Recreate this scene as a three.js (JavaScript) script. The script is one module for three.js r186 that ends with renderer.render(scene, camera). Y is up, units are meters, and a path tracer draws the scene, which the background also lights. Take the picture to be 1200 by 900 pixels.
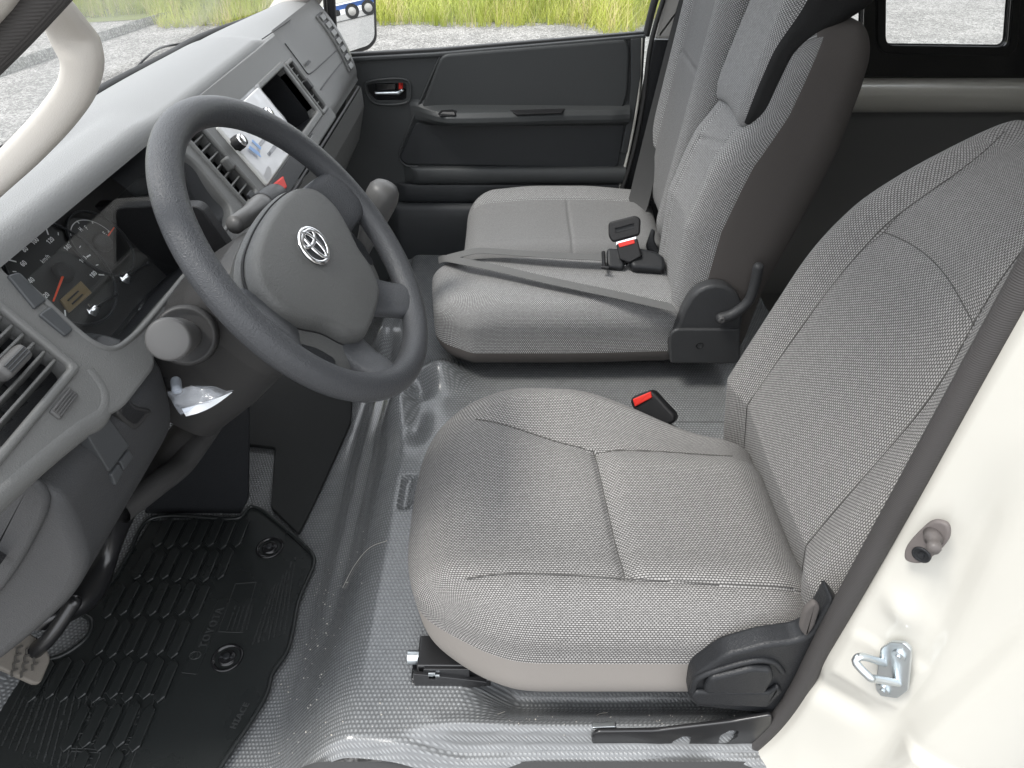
import * as THREE from 'three';
import { mergeGeometries } from 'three/addons/utils/BufferGeometryUtils.js';
import { FontLoader } from 'three/addons/loaders/FontLoader.js';
import { TextGeometry } from 'three/addons/geometries/TextGeometry.js';

// ---------------------------------------------------------------- camera, sky, sun, exposure
const scene = new THREE.Scene();
const F = 832, PITCH = Math.atan(635 / F), EYE = new THREE.Vector3(0, 1.13, 1.18);
const camera = new THREE.PerspectiveCamera(2 * Math.atan(450 / F) * 180 / Math.PI, 4 / 3, 0.02, 400);
camera.position.copy(EYE); camera.rotation.x = -PITCH;
const renderer = new THREE.WebGLRenderer({ antialias: true });
renderer.toneMapping = THREE.LinearToneMapping;
renderer.toneMappingExposure = 2.4;
renderer.shadowMap.enabled = true;

function hash(x, y) { let h = (x * 374761393 + y * 668265263) | 0; h = Math.imul(h ^ (h >>> 13), 1274126177); return ((h ^ (h >>> 16)) >>> 0) / 4294967296; }
function vnoise(x, y, per = 1e9) {
  const xi = Math.floor(x), yi = Math.floor(y), fx = x - xi, fy = y - yi, m = (a) => ((a % per) + per) % per;
  const s = fx * fx * (3 - 2 * fx), t = fy * fy * (3 - 2 * fy);
  const a = hash(m(xi), m(yi)), b = hash(m(xi + 1), m(yi)), c = hash(m(xi), m(yi + 1)), d = hash(m(xi + 1), m(yi + 1));
  return a + (b - a) * s + (c - a) * t + (a - b - c + d) * s * t;
}
let seed = 7; const rnd = () => { seed = (seed * 1664525 + 1013904223) >>> 0; return seed / 4294967296; };
{ // bright even overcast sky
  const w = 256, h = 128, d = new Float32Array(w * h * 4);
  for (let j = 0; j < h; j++) for (let i = 0; i < w; i++) {
    const e = ((j + 0.5) / h - 0.5) * Math.PI, k = Math.max(0, Math.sin(e)), o = (j * w + i) * 4;
    const c = 0.92 + 0.16 * vnoise(i / 16, j / 8, 16);
    const L = (0.85 + 0.35 * k) * c;
    d[o] = 0.97 * L; d[o + 1] = 1.0 * L; d[o + 2] = 1.05 * L; d[o + 3] = 1;
  }
  const t = new THREE.DataTexture(d, w, h, THREE.RGBAFormat, THREE.FloatType);
  t.mapping = THREE.EquirectangularReflectionMapping; t.magFilter = THREE.LinearFilter; t.needsUpdate = true;
  scene.background = t; scene.environment = t;
}
const sun = new THREE.DirectionalLight(new THREE.Color(1, 0.96, 0.9), 1.4);
sun.position.set(-3.6, 6.6, 1.3); sun.castShadow = true; sun.shadow.radius = 30;
Object.assign(sun.shadow.camera, { left: -4, right: 4, top: 4, bottom: -4, near: 0.1, far: 30 });
scene.add(sun, sun.target);

// ---------------------------------------------------------------- helpers
const V = (x, y, z) => new THREE.Vector3(x, y, z);
const cp = Math.cos(PITCH), sp = Math.sin(PITCH);
function ray(u, v) { const a = (u - 600) / F, b = -(v - 450) / F; return V(a, b * cp - sp, -cp - b * sp); }
function at(u, v, ax, val) { const d = ray(u, v); return EYE.clone().addScaledVector(d, (val - EYE[ax]) / d[ax]); }
class Frame {
  constructor(o, a, b) { this.o = V(...o); this.a = V(...a).normalize(); this.n = new THREE.Vector3().crossVectors(this.a, V(...b)).normalize(); this.b = new THREE.Vector3().crossVectors(this.n, this.a); }
  m() { return new THREE.Matrix4().makeBasis(this.a, this.b, this.n).setPosition(this.o); }
  pt(A, B, N = 0) { return this.o.clone().addScaledVector(this.a, A).addScaledVector(this.b, B).addScaledVector(this.n, N); }
  px(u, v, N = 0) {
    const d = ray(u, v), o = this.o.clone().addScaledVector(this.n, N);
    const q = EYE.clone().addScaledVector(d, o.sub(EYE).dot(this.n) / d.dot(this.n)).sub(this.o);
    return [q.dot(this.a), q.dot(this.b)];
  }
  pxs(list, N = 0) { return list.map(([u, v]) => this.px(u, v, N)); }
}
const DASH = new Frame([-.475, .82, 0], [0, 0, -1], [-.527, .85, 0]);
const DOOR = new Frame([0, 0, -.74], [1, 0, 0], [0, 1, 0]);
const FLOOR = new Frame([0, 0, 0], [1, 0, 0], [0, 0, -1]);
const WN = V(.80, .599, .036).normalize(), WB = V(-.6, .8, 0).addScaledVector(WN, -V(-.6, .8, 0).dot(WN)).normalize();
const WA = new THREE.Vector3().crossVectors(WB, WN);
const WHEEL = new Frame([-.232, .759, .438], WA.toArray(), WB.toArray());
const side = (z) => new Frame([0, 0, z], [1, 0, 0], [0, 1, 0]);

function rounded(pts, r, Cls = THREE.Shape) { // polygon with rounded corners
  const s = new Cls(), n = pts.length;
  for (let i = 0; i < n; i++) {
    const p = pts[i], a = pts[(i + n - 1) % n], b = pts[(i + 1) % n], rr = Array.isArray(r) ? r[i] : r;
    const da = Math.hypot(a[0] - p[0], a[1] - p[1]), db = Math.hypot(b[0] - p[0], b[1] - p[1]), q = Math.min(rr, da * .48, db * .48);
    const A = [p[0] + (a[0] - p[0]) / da * q, p[1] + (a[1] - p[1]) / da * q], B = [p[0] + (b[0] - p[0]) / db * q, p[1] + (b[1] - p[1]) / db * q];
    if (i === 0) s.moveTo(...A); else s.lineTo(...A);
    if (q > 1e-5) s.quadraticCurveTo(p[0], p[1], ...B);
  }
  s.closePath(); return s;
}
function splined(pts, Cls = THREE.Shape, n = 60) {
  const c = new THREE.CatmullRomCurve3(pts.map((p) => V(p[0], p[1], 0)), true, 'centripetal');
  return new Cls(c.getPoints(n).slice(0, -1).map((p) => new THREE.Vector2(p.x, p.y)));
}
// extrude a polygon given in a frame's own metres
function ext(fr, pts, { n0 = 0, h = .01, bevel = .002, r = .004, holes = [], hr = .004, spline = false, seg = 3, curve = 6 } = {}) {
  const s = spline ? splined(pts) : rounded(pts, r);
  for (const q of holes) s.holes.push(rounded(q, hr, THREE.Path));
  const bv = Math.min(bevel, h * .49);
  const g = new THREE.ExtrudeGeometry(s, { depth: h - 2 * bv, bevelEnabled: bv > 0, bevelThickness: bv, bevelSize: bv, bevelOffset: -bv, bevelSegments: seg, curveSegments: curve });
  g.translate(0, 0, n0 + bv); g.applyMatrix4(fr.m()); return bv > 0 ? weighted(g, .8) : g;
}
// smooth the bevels while the large faces stay flat: corner normals weighted by face area
function weighted(g0, crease) {
  const g = g0.index ? g0.toNonIndexed() : g0, p = g.attributes.position, nrm = new Float32Array(p.count * 3), at_ = new Map(), fn = [], fu = [], a = V(), b = V(), c = V(), cc = Math.cos(crease);
  const key = (i) => `${Math.round(p.getX(i) * 2e5)},${Math.round(p.getY(i) * 2e5)},${Math.round(p.getZ(i) * 2e5)}`;
  for (let i = 0; i < p.count; i += 3) { a.fromBufferAttribute(p, i); b.fromBufferAttribute(p, i + 1); c.fromBufferAttribute(p, i + 2); const n = b.sub(a).cross(c.sub(a)).clone(); fn.push(n); fu.push(n.clone().normalize()); for (let j = 0; j < 3; j++) { const k = key(i + j); if (!at_.has(k)) at_.set(k, []); at_.get(k).push(i / 3); } }
  for (let i = 0; i < p.count; i++) { const f = Math.floor(i / 3), s = V(); for (const o of at_.get(key(i))) if (fu[o].dot(fu[f]) > cc) s.add(fn[o]); if (s.lengthSq() < 1e-30) s.copy(fu[f]); s.normalize(); nrm.set([s.x, s.y, s.z], i * 3); }
  g.setAttribute('normal', new THREE.BufferAttribute(nrm, 3)); return g;
}
const extPx = (fr, px, o = {}) => ext(fr, fr.pxs(px, (o.n0 || 0) + (o.h ?? .01)), { ...o, holes: (o.holes || []).map((q) => fr.pxs(q, (o.n0 || 0) + (o.h ?? .01))) });
const rect = (a0, a1, b0, b1) => [[a0, b0], [a1, b0], [a1, b1], [a0, b1]];
function tube(pts, r, { seg = 40, rad = 10, closed = false } = {}) { return new THREE.TubeGeometry(new THREE.CatmullRomCurve3(pts, closed, 'centripetal'), seg, r, rad, closed); }
function capTube(pts, r, o = {}) { // tube with rounded ends
  const g = [tube(pts, r, o)];
  for (const p of [pts[0], pts[pts.length - 1]]) { const s = new THREE.SphereGeometry(r, 12, 8); s.translate(p.x, p.y, p.z); g.push(s); }
  return merge(g);
}
function merge(list) { return mergeGeometries(list.map((g) => { const q = g.index ? g.toNonIndexed() : g; for (const k of Object.keys(q.attributes)) if (!['position', 'normal', 'uv'].includes(k)) q.deleteAttribute(k); return q; })); }
function cyl(p, q, r0, r1 = r0, n = 24) {
  const d = q.clone().sub(p), g = new THREE.CylinderGeometry(r1, r0, d.length(), n);
  g.translate(0, d.length() / 2, 0); g.applyQuaternion(new THREE.Quaternion().setFromUnitVectors(V(0, 1, 0), d.normalize())); g.translate(p.x, p.y, p.z); return g;
}
function turned(p, dir, prof, n = 28) { // lathe along dir
  const g = new THREE.LatheGeometry(prof.map((q) => new THREE.Vector2(q[0], q[1])), n);
  g.applyQuaternion(new THREE.Quaternion().setFromUnitVectors(V(0, 1, 0), dir.clone().normalize())); g.translate(p.x, p.y, p.z); return g;
}
function bxf(fr, A, B, N, da, db, dn, bevel = .002) { // rounded box centred at (A,B), standing N..N+dn
  return ext(fr, rect(A - da / 2, A + da / 2, B - db / 2, B + db / 2), { n0: N, h: dn, bevel, r: Math.min(da, db) * .12 });
}
function gridGeo(nu, nv, fn) { // fn(s,t) -> Vector3, smooth
  const p = [], uv = [], ix = [];
  for (let j = 0; j <= nv; j++) for (let i = 0; i <= nu; i++) { const q = fn(i / nu, j / nv); p.push(q.x, q.y, q.z); uv.push(i / nu, j / nv); }
  for (let j = 0; j < nv; j++) for (let i = 0; i < nu; i++) { const a = j * (nu + 1) + i, b = a + 1, c = a + nu + 1, d = c + 1; ix.push(a, b, d, a, d, c); }
  const g = new THREE.BufferGeometry(); g.setAttribute('position', new THREE.Float32BufferAttribute(p, 3)); g.setAttribute('uv', new THREE.Float32BufferAttribute(uv, 2)); g.setIndex(ix); g.computeVertexNormals(); return g;
}
function spl(keys, t) { // smooth interpolation of [t, ...values] keys
  if (t <= keys[0][0]) return keys[0].slice(1);
  for (let i = 1; i < keys.length; i++) if (t <= keys[i][0]) { let k = (t - keys[i - 1][0]) / (keys[i][0] - keys[i - 1][0]); k = k * k * (3 - 2 * k); return keys[i].slice(1).map((v, j) => keys[i - 1][j + 1] + (v - keys[i - 1][j + 1]) * k); }
  return keys[keys.length - 1].slice(1);
}
function lin(keys, t) {
  if (t <= keys[0][0]) return keys[0][1];
  for (let i = 1; i < keys.length; i++) if (t <= keys[i][0]) return keys[i - 1][1] + (keys[i][1] - keys[i - 1][1]) * (t - keys[i - 1][0]) / (keys[i][0] - keys[i - 1][0]);
  return keys[keys.length - 1][1];
}
const sm = (a, b, x) => { const t = Math.min(1, Math.max(0, (x - a) / (b - a))); return t * t * (3 - 2 * t); };
const gauss = (d, w) => Math.exp(-d * d / (w * w));
function boxUV(g0) { // uv in metres by dominant axis, triangle by triangle
  const g = g0.index ? g0.toNonIndexed() : g0, p = g.attributes.position, n = p.count, uv = new Float32Array(n * 2), a = V(), b = V(), c = V(), k = V();
  for (let i = 0; i < n; i += 3) {
    a.fromBufferAttribute(p, i); b.fromBufferAttribute(p, i + 1); c.fromBufferAttribute(p, i + 2);
    k.crossVectors(b.clone().sub(a), c.clone().sub(a)); const X = Math.abs(k.x), Y = Math.abs(k.y), Z = Math.abs(k.z);
    [a, b, c].forEach((q, j) => { const [s, t] = Y >= X && Y >= Z ? [q.x, q.z] : X >= Z ? [q.z, q.y] : [q.x, q.y]; uv[(i + j) * 2] = s; uv[(i + j) * 2 + 1] = t; });
  }
  g.setAttribute('uv', new THREE.BufferAttribute(uv, 2)); return g;
}
// a soft box: fine grid on a rounded box, bent by deform(); split() sorts its triangles into parts
function softBox({ w, h, d, n, r, deform, split = () => 'all', uvFn }) {
  const P = [], UV = [], R = [], N = [], tri = {}, key = new Map(), hx = w / 2, hy = h / 2, hz = d / 2;
  const faces = [[0, 1, 2, 1], [0, 1, 2, -1], [1, 2, 0, 1], [1, 2, 0, -1], [2, 0, 1, 1], [2, 0, 1, -1]], half = [hx, hy, hz];
  for (const [a, b, c, s] of faces) {
    const na = n[a], nb = n[b], base = P.length;
    for (let j = 0; j <= nb; j++) for (let i = 0; i <= na; i++) {
      const q = [0, 0, 0]; q[a] = (i / na * 2 - 1) * half[a]; q[b] = (j / nb * 2 - 1) * half[b]; q[c] = s * half[c];
      const inn = q.map((v, k) => Math.max(-half[k] + r[k], Math.min(half[k] - r[k], v))), dd = q.map((v, k) => (v - inn[k]) / r[k]), L = Math.hypot(...dd) || 1;
      const o = q.map((v, k) => inn[k] + r[k] * dd[k] / L);
      P.push(deform(V(...o), V(...q))); R.push(q); UV.push(uvFn ? uvFn(V(...q), c) : c === 1 ? [q[0], q[2]] : c === 0 ? [q[2], q[1]] : [q[0], q[1]]);
    }
    for (let j = 0; j < nb; j++) for (let i = 0; i < na; i++) {
      const k = base + j * (na + 1) + i, t = s > 0 ? [k, k + 1, k + na + 2, k, k + na + 2, k + na + 1] : [k, k + na + 2, k + 1, k, k + na + 1, k + na + 2];
      const m = [0, 1, 2].map((e) => (R[t[0]][e] + R[t[2]][e]) / 2), name = split(V(...m), c, s);
      if (name) (tri[name] ||= []).push(...t);
    }
  }
  const acc = P.map(() => V()), id = R.map((q) => { const k = q.map((v) => Math.round(v * 1e5)).join(); if (!key.has(k)) key.set(k, key.size); return key.get(k); }), sum = Array.from({ length: key.size }, () => V());
  for (const t of Object.values(tri)) for (let i = 0; i < t.length; i += 3) { const f = V().crossVectors(P[t[i + 1]].clone().sub(P[t[i]]), P[t[i + 2]].clone().sub(P[t[i]])); for (let j = 0; j < 3; j++) sum[id[t[i + j]]].add(f); }
  const out = {};
  for (const [name, t] of Object.entries(tri)) {
    const map = new Map(), p = [], nn = [], uv = [], ix = [];
    for (const k of t) { if (!map.has(k)) { map.set(k, map.size); p.push(...P[k]); nn.push(...sum[id[k]].clone().normalize()); uv.push(...UV[k]); } ix.push(map.get(k)); }
    const g = new THREE.BufferGeometry(); g.setAttribute('position', new THREE.Float32BufferAttribute(p, 3)); g.setAttribute('normal', new THREE.Float32BufferAttribute(nn, 3)); g.setAttribute('uv', new THREE.Float32BufferAttribute(uv, 2)); g.setIndex(ix); g.userData.keepUV = true; out[name] = g;
  }
  return out;
}
// a flat strap swept along points, its width along dir
function ribbon(pts, dir, w, th = .0012, seg = 60) {
  const c = new THREE.CatmullRomCurve3(pts, false, 'centripetal'), D = dir.clone().normalize();
  return boxlike(gridGeo(seg, 5, (s, t) => {
    const p = c.getPoint(s), T = c.getTangent(s), nrm = V().crossVectors(T, D).normalize();
    const e = [[-.5, -.5], [-.5, .5], [.5, .5], [.5, -.5], [-.5, -.5], [-.5, .5]][Math.round(t * 5)];
    return p.addScaledVector(D, e[0] * w).addScaledVector(nrm, e[1] * th);
  }));
}
function boxlike(g) { const q = g.toNonIndexed(); q.computeVertexNormals(); return q; }
const FONT = await new FontLoader().loadAsync('fonts/droid/droid_sans_bold.typeface.json');
function textGeo(fr, str, A, B, size, { N = 0, h = .0006, ang = 0, sx = 1 } = {}) {
  const g = new TextGeometry(str, { font: FONT, size, depth: h, curveSegments: 3, bevelEnabled: false });
  g.computeBoundingBox(); const b = g.boundingBox; g.translate(-(b.max.x + b.min.x) / 2, -(b.max.y + b.min.y) / 2, 0);
  g.scale(sx, 1, 1); g.rotateZ(ang); g.translate(A, B, N); g.applyMatrix4(fr.m()); return g;
}

// ---------------------------------------------------------------- objects
const names = {};
const numbered = (n) => { names[n] = (names[n] ?? -1) + 1; return names[n] ? `${n}_${String(names[n]).padStart(3, '0')}` : n; };
const bases = new Map();
function thing(name, label, category, base = [0, 0, 0], group) {
  const o = new THREE.Group(); o.name = numbered(name); o.position.set(...base); o.userData = { label, category }; if (group) o.userData.group = group;
  scene.add(o); bases.set(o, V(...base)); return o;
}
function part(parent, name, geo, mat, label) { // geo in world metres
  let g = geo.userData.keepUV ? geo : boxUV(geo); const b = bases.get(parent);
  g.translate(-b.x, -b.y, -b.z);
  const m = new THREE.Mesh(g, mat); m.name = name; m.castShadow = m.receiveShadow = true; if (label) m.userData.label = label;
  parent.add(m); bases.set(m, b); return m;
}
function structure(name, geo, mat, label) {
  const m = new THREE.Mesh(geo.userData.keepUV ? geo : boxUV(geo), mat); m.name = name; m.castShadow = m.receiveShadow = true; m.userData = { kind: 'structure', label }; scene.add(m); bases.set(m, V(0, 0, 0)); return m;
}

// ---------------------------------------------------------------- materials
function tex(size, fn, { srgb = false, tile = 1, tileY = tile } = {}) {
  const d = new Uint8Array(size * size * 4);
  for (let j = 0; j < size; j++) for (let i = 0; i < size; i++) { const c = fn(i, j), o = (j * size + i) * 4; const a = Array.isArray(c) ? c : [c, c, c]; for (let k = 0; k < 3; k++) d[o + k] = Math.max(0, Math.min(255, a[k] * 255)); d[o + 3] = 255; }
  const t = new THREE.DataTexture(d, size, size); t.wrapS = t.wrapT = THREE.RepeatWrapping; t.magFilter = THREE.LinearFilter; t.minFilter = THREE.LinearMipmapLinearFilter; t.generateMipmaps = true;
  if (srgb) t.colorSpace = THREE.SRGBColorSpace; t.repeat.set(1 / tile, 1 / tileY); t.needsUpdate = true; return t;
}
const L2S = (x) => x <= .0031308 ? x * 12.92 : 1.055 * x ** (1 / 2.4) - .055;
const rgb = (r, g, b) => new THREE.Color().setRGB(r, g, b);
// leather-like grain of the moulded plastics
const grain = tex(256, (i, j) => { let v = 0; for (const [s, a] of [[32, .5], [64, .35], [128, .15]]) v += a * Math.abs(2 * vnoise(i / 256 * s, j / 256 * s, s) - 1); return v; }, { tile: .04 });
const fineGrain = tex(256, (i, j) => .6 * vnoise(i / 2, j / 2, 128) + .4 * hash(i, j), { tile: .05 });
const blotch = tex(256, (i, j) => { let v = 0, a = .5; for (let s = 4; s <= 64; s *= 2) { v += a * vnoise(i / 256 * s, j / 256 * s, s); a *= .55; } return .42 + .4 * v; }, { tile: .35 });
const plastic = (c, rough = .55, bump = .00035, g = grain, o = {}) => new THREE.MeshPhysicalMaterial({ color: rgb(...c), roughness: rough, bumpMap: g, bumpScale: bump, specularIntensity: .6, ...o });
// woven seat cloth: staggered light knots over dark ground
function weave(cols, light, dark, { round = .46, flat = .40, stag = .5, warm = 0 } = {}) {
  const S = 512, n = cols;
  const cell = (i, j) => {
    const y = j / S * n, r = Math.floor(y), x = i / S * n + (r & 1 ? stag : 0), c = Math.floor(x), fx = x - c - .5, fy = y - r - .5;
    const e = Math.hypot(fx / round, fy / flat), k = 1 - sm(.62, 1.08, e), v = hash(((c % n) + n) % n + 31, r + 77);
    return [k, v, fx, fy];
  };
  const fib = (i, j) => .86 + .28 * hash(i >> 1, j * 3 + 5);
  return {
    color: (i, j) => { const [k, v] = cell(i, j), t = (dark + (light * (.88 + .24 * v) - dark) * k) * fib(i, j); return [L2S(t * (1 + warm)), L2S(t), L2S(t * (1 - warm))]; },
    bump: (i, j) => { const [k] = cell(i, j); return .15 + .7 * k + .15 * hash(i, j); }, S,
  };
}
function clothMat(cols, light, dark, tile, bump, o = {}) {
  const w = weave(cols, light, dark, o), tileY = o.tileY || tile;
  return new THREE.MeshPhysicalMaterial({ color: 0xffffff, roughness: .95, map: tex(w.S, w.color, { srgb: true, tile, tileY }), bumpMap: tex(w.S, w.bump, { tile, tileY }), bumpScale: bump, sheen: .25, sheenRoughness: .6, sheenColor: rgb(.5, .5, .5), specularIntensity: .3 });
}
const M = {
  cloth: clothMat(16, .345, .078, .074, .0004, { warm: .03, tileY: .052 }),
  clothRib: clothMat(16, .39, .085, .070, .0005, { stag: .5, flat: .46, round: .40, warm: .005, tileY: .05 }),
  clothPlain: clothMat(32, .22, .13, .09, .0003, { warm: .005 }),
  skirt: new THREE.MeshPhysicalMaterial({ color: rgb(.215, .20, .185), roughness: .95, bumpMap: fineGrain, bumpScale: .0003, sheen: .3, sheenColor: rgb(.4, .38, .36), specularIntensity: .3 }),
  sideCloth: new THREE.MeshPhysicalMaterial({ color: rgb(.092, .084, .080), roughness: .95, bumpMap: fineGrain, bumpScale: .0003, sheen: .3, sheenColor: rgb(.2, .19, .18), specularIntensity: .3 }),
  backPad: plastic([.014, .014, .0145], .7),
  dashTop: plastic([.205, .207, .206], .46, .0005),  // lighter than the face plastic: sky sheen on the top put into the colour
  dash: plastic([.128, .129, .126], .42),
  dashLow: plastic([.046, .047, .049], .40),
  darkTrim: plastic([.018, .019, .021], .38),
  black: plastic([.012, .012, .013], .45),
  gloss: new THREE.MeshPhysicalMaterial({ color: rgb(.012, .012, .013), roughness: .12 }),
  wheel: plastic([.050, .052, .056], .34, .0006),
  pad: plastic([.088, .089, .087], .38, .0005),
  column: plastic([.034, .0335, .0335], .40, .0002, fineGrain),
  stalk: plastic([.085, .084, .083], .38, .0001, fineGrain),
  blank: plastic([.055, .058, .061], .28, .0001, fineGrain),
  chrome: new THREE.MeshPhysicalMaterial({ color: rgb(.85, .85, .86), metalness: 1, roughness: .12 }),
  zinc: new THREE.MeshPhysicalMaterial({ color: rgb(.62, .66, .68), metalness: 1, roughness: .28, bumpMap: fineGrain, bumpScale: .0001 }),
  steelBlack: new THREE.MeshPhysicalMaterial({ color: rgb(.012, .012, .013), roughness: .3, clearcoat: .5, clearcoatRoughness: .2 }),
  red: plastic([.62, .035, .025], .4, .0001, fineGrain),
  orange: new THREE.MeshStandardMaterial({ color: rgb(.9, .09, .02), roughness: .5 }),
  door: plastic([.042, .0445, .0455], .38, .0003),
  doorDark: plastic([.024, .026, .028], .38, .0003),
  rubber: new THREE.MeshPhysicalMaterial({ color: rgb(.016, .018, .018), roughness: .48, bumpMap: fineGrain, bumpScale: .0002, roughnessMap: blotch }),
  seal: new THREE.MeshPhysicalMaterial({ color: rgb(.045, .042, .041), roughness: .6, bumpMap: tex(64, (i, j) => .5 + .5 * Math.sin(j / 64 * Math.PI * 12), { tile: .0125 }), bumpScale: .00022 }),
  rubberTrim: new THREE.MeshPhysicalMaterial({ color: rgb(.014, .014, .014), roughness: .55 }),
  beige: plastic([.47, .445, .41], .5, .0002, fineGrain),
  beigeDark: plastic([.36, .35, .33], .6, .0002, fineGrain),
  paint: new THREE.MeshPhysicalMaterial({ color: rgb(.52, .508, .462), roughness: .35, clearcoat: 1, clearcoatRoughness: .06 }),
  web: new THREE.MeshPhysicalMaterial({ color: rgb(.11, .11, .108), roughness: .7, bumpMap: tex(64, (i, j) => .5 + .5 * Math.sin(j / 64 * Math.PI * 16) * Math.sin(i / 64 * Math.PI * 16), { tile: .012 }), bumpScale: .0003, sheen: .4, sheenColor: rgb(.2, .2, .2) }),
  webBlack: new THREE.MeshPhysicalMaterial({ color: rgb(.02, .02, .02), roughness: .7 }),
  matBlack: new THREE.MeshPhysicalMaterial({ color: rgb(.007, .008, .008), roughness: .7, bumpMap: fineGrain, bumpScale: .0003 }),  // blacker than the other rubber: footwell shade is put into the colour
  glass: new THREE.MeshPhysicalMaterial({ color: rgb(.96, .97, .97), roughness: 0, transmission: 1, thickness: 0, ior: 1.5 }),
  mirror: new THREE.MeshPhysicalMaterial({ color: rgb(.85, .87, .88), metalness: 1, roughness: .01 }),
  headliner: new THREE.MeshStandardMaterial({ color: rgb(.5, .48, .44), roughness: .95 }),
  cargo: new THREE.MeshStandardMaterial({ color: rgb(.14, .14, .138), roughness: .9 }),
  seam: new THREE.MeshStandardMaterial({ color: rgb(.085, .082, .078), roughness: 1 }),
};
{ // embossed silver-grey vinyl
  const n = 16, S = 512, f = (i, j) => { const y = j / S * n, r = Math.floor(y), x = i / S * n + (r & 1 ? .5 : 0), c = Math.floor(x); return 1 - sm(.12, .46, Math.hypot(x - c - .5, (y - r - .5) * .95)); };
  M.vinyl = new THREE.MeshPhysicalMaterial({ color: 0xffffff, roughness: .24, bumpMap: tex(S, f, { tile: .1 }), clearcoat: .8, clearcoatRoughness: .2, bumpScale: .0010,
    map: tex(S, (i, j) => { const k = f(i, j), t = (.14 + .10 * k) * (.93 + .14 * vnoise(i / 40, j / 40, 13)); return [L2S(t * .97), L2S(t * 1.0), L2S(t * 1.02)]; }, { srgb: true, tile: .1 }), specularIntensity: 1 });
}
// ---------------------------------------------------------------- ground outside
const GY = -.62;
{
  const S = 1024, gr = (i, j) => { let v = 0; for (const [s, a] of [[16, .10], [64, .12], [200, .30], [480, .48]]) v += a * vnoise(i / S * s, j / S * s, s); return v; };
  const map = tex(S, (i, j) => { const v = gr(i, j), q = .10 + .27 * sm(.3, .78, v); return [L2S(q * 1.03), L2S(q), L2S(q * .95)]; }, { srgb: true, tile: 3.1 });
  const mat = new THREE.MeshStandardMaterial({ map, bumpMap: tex(S, gr, { tile: 3.1 }), bumpScale: .012, roughness: .95 });
  const g = new THREE.PlaneGeometry(160, 160, 1, 1); g.rotateX(-Math.PI / 2); g.translate(0, GY, 0);
  structure('gravel_ground', g, mat, 'pale beige gravel yard around the van');
}
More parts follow.
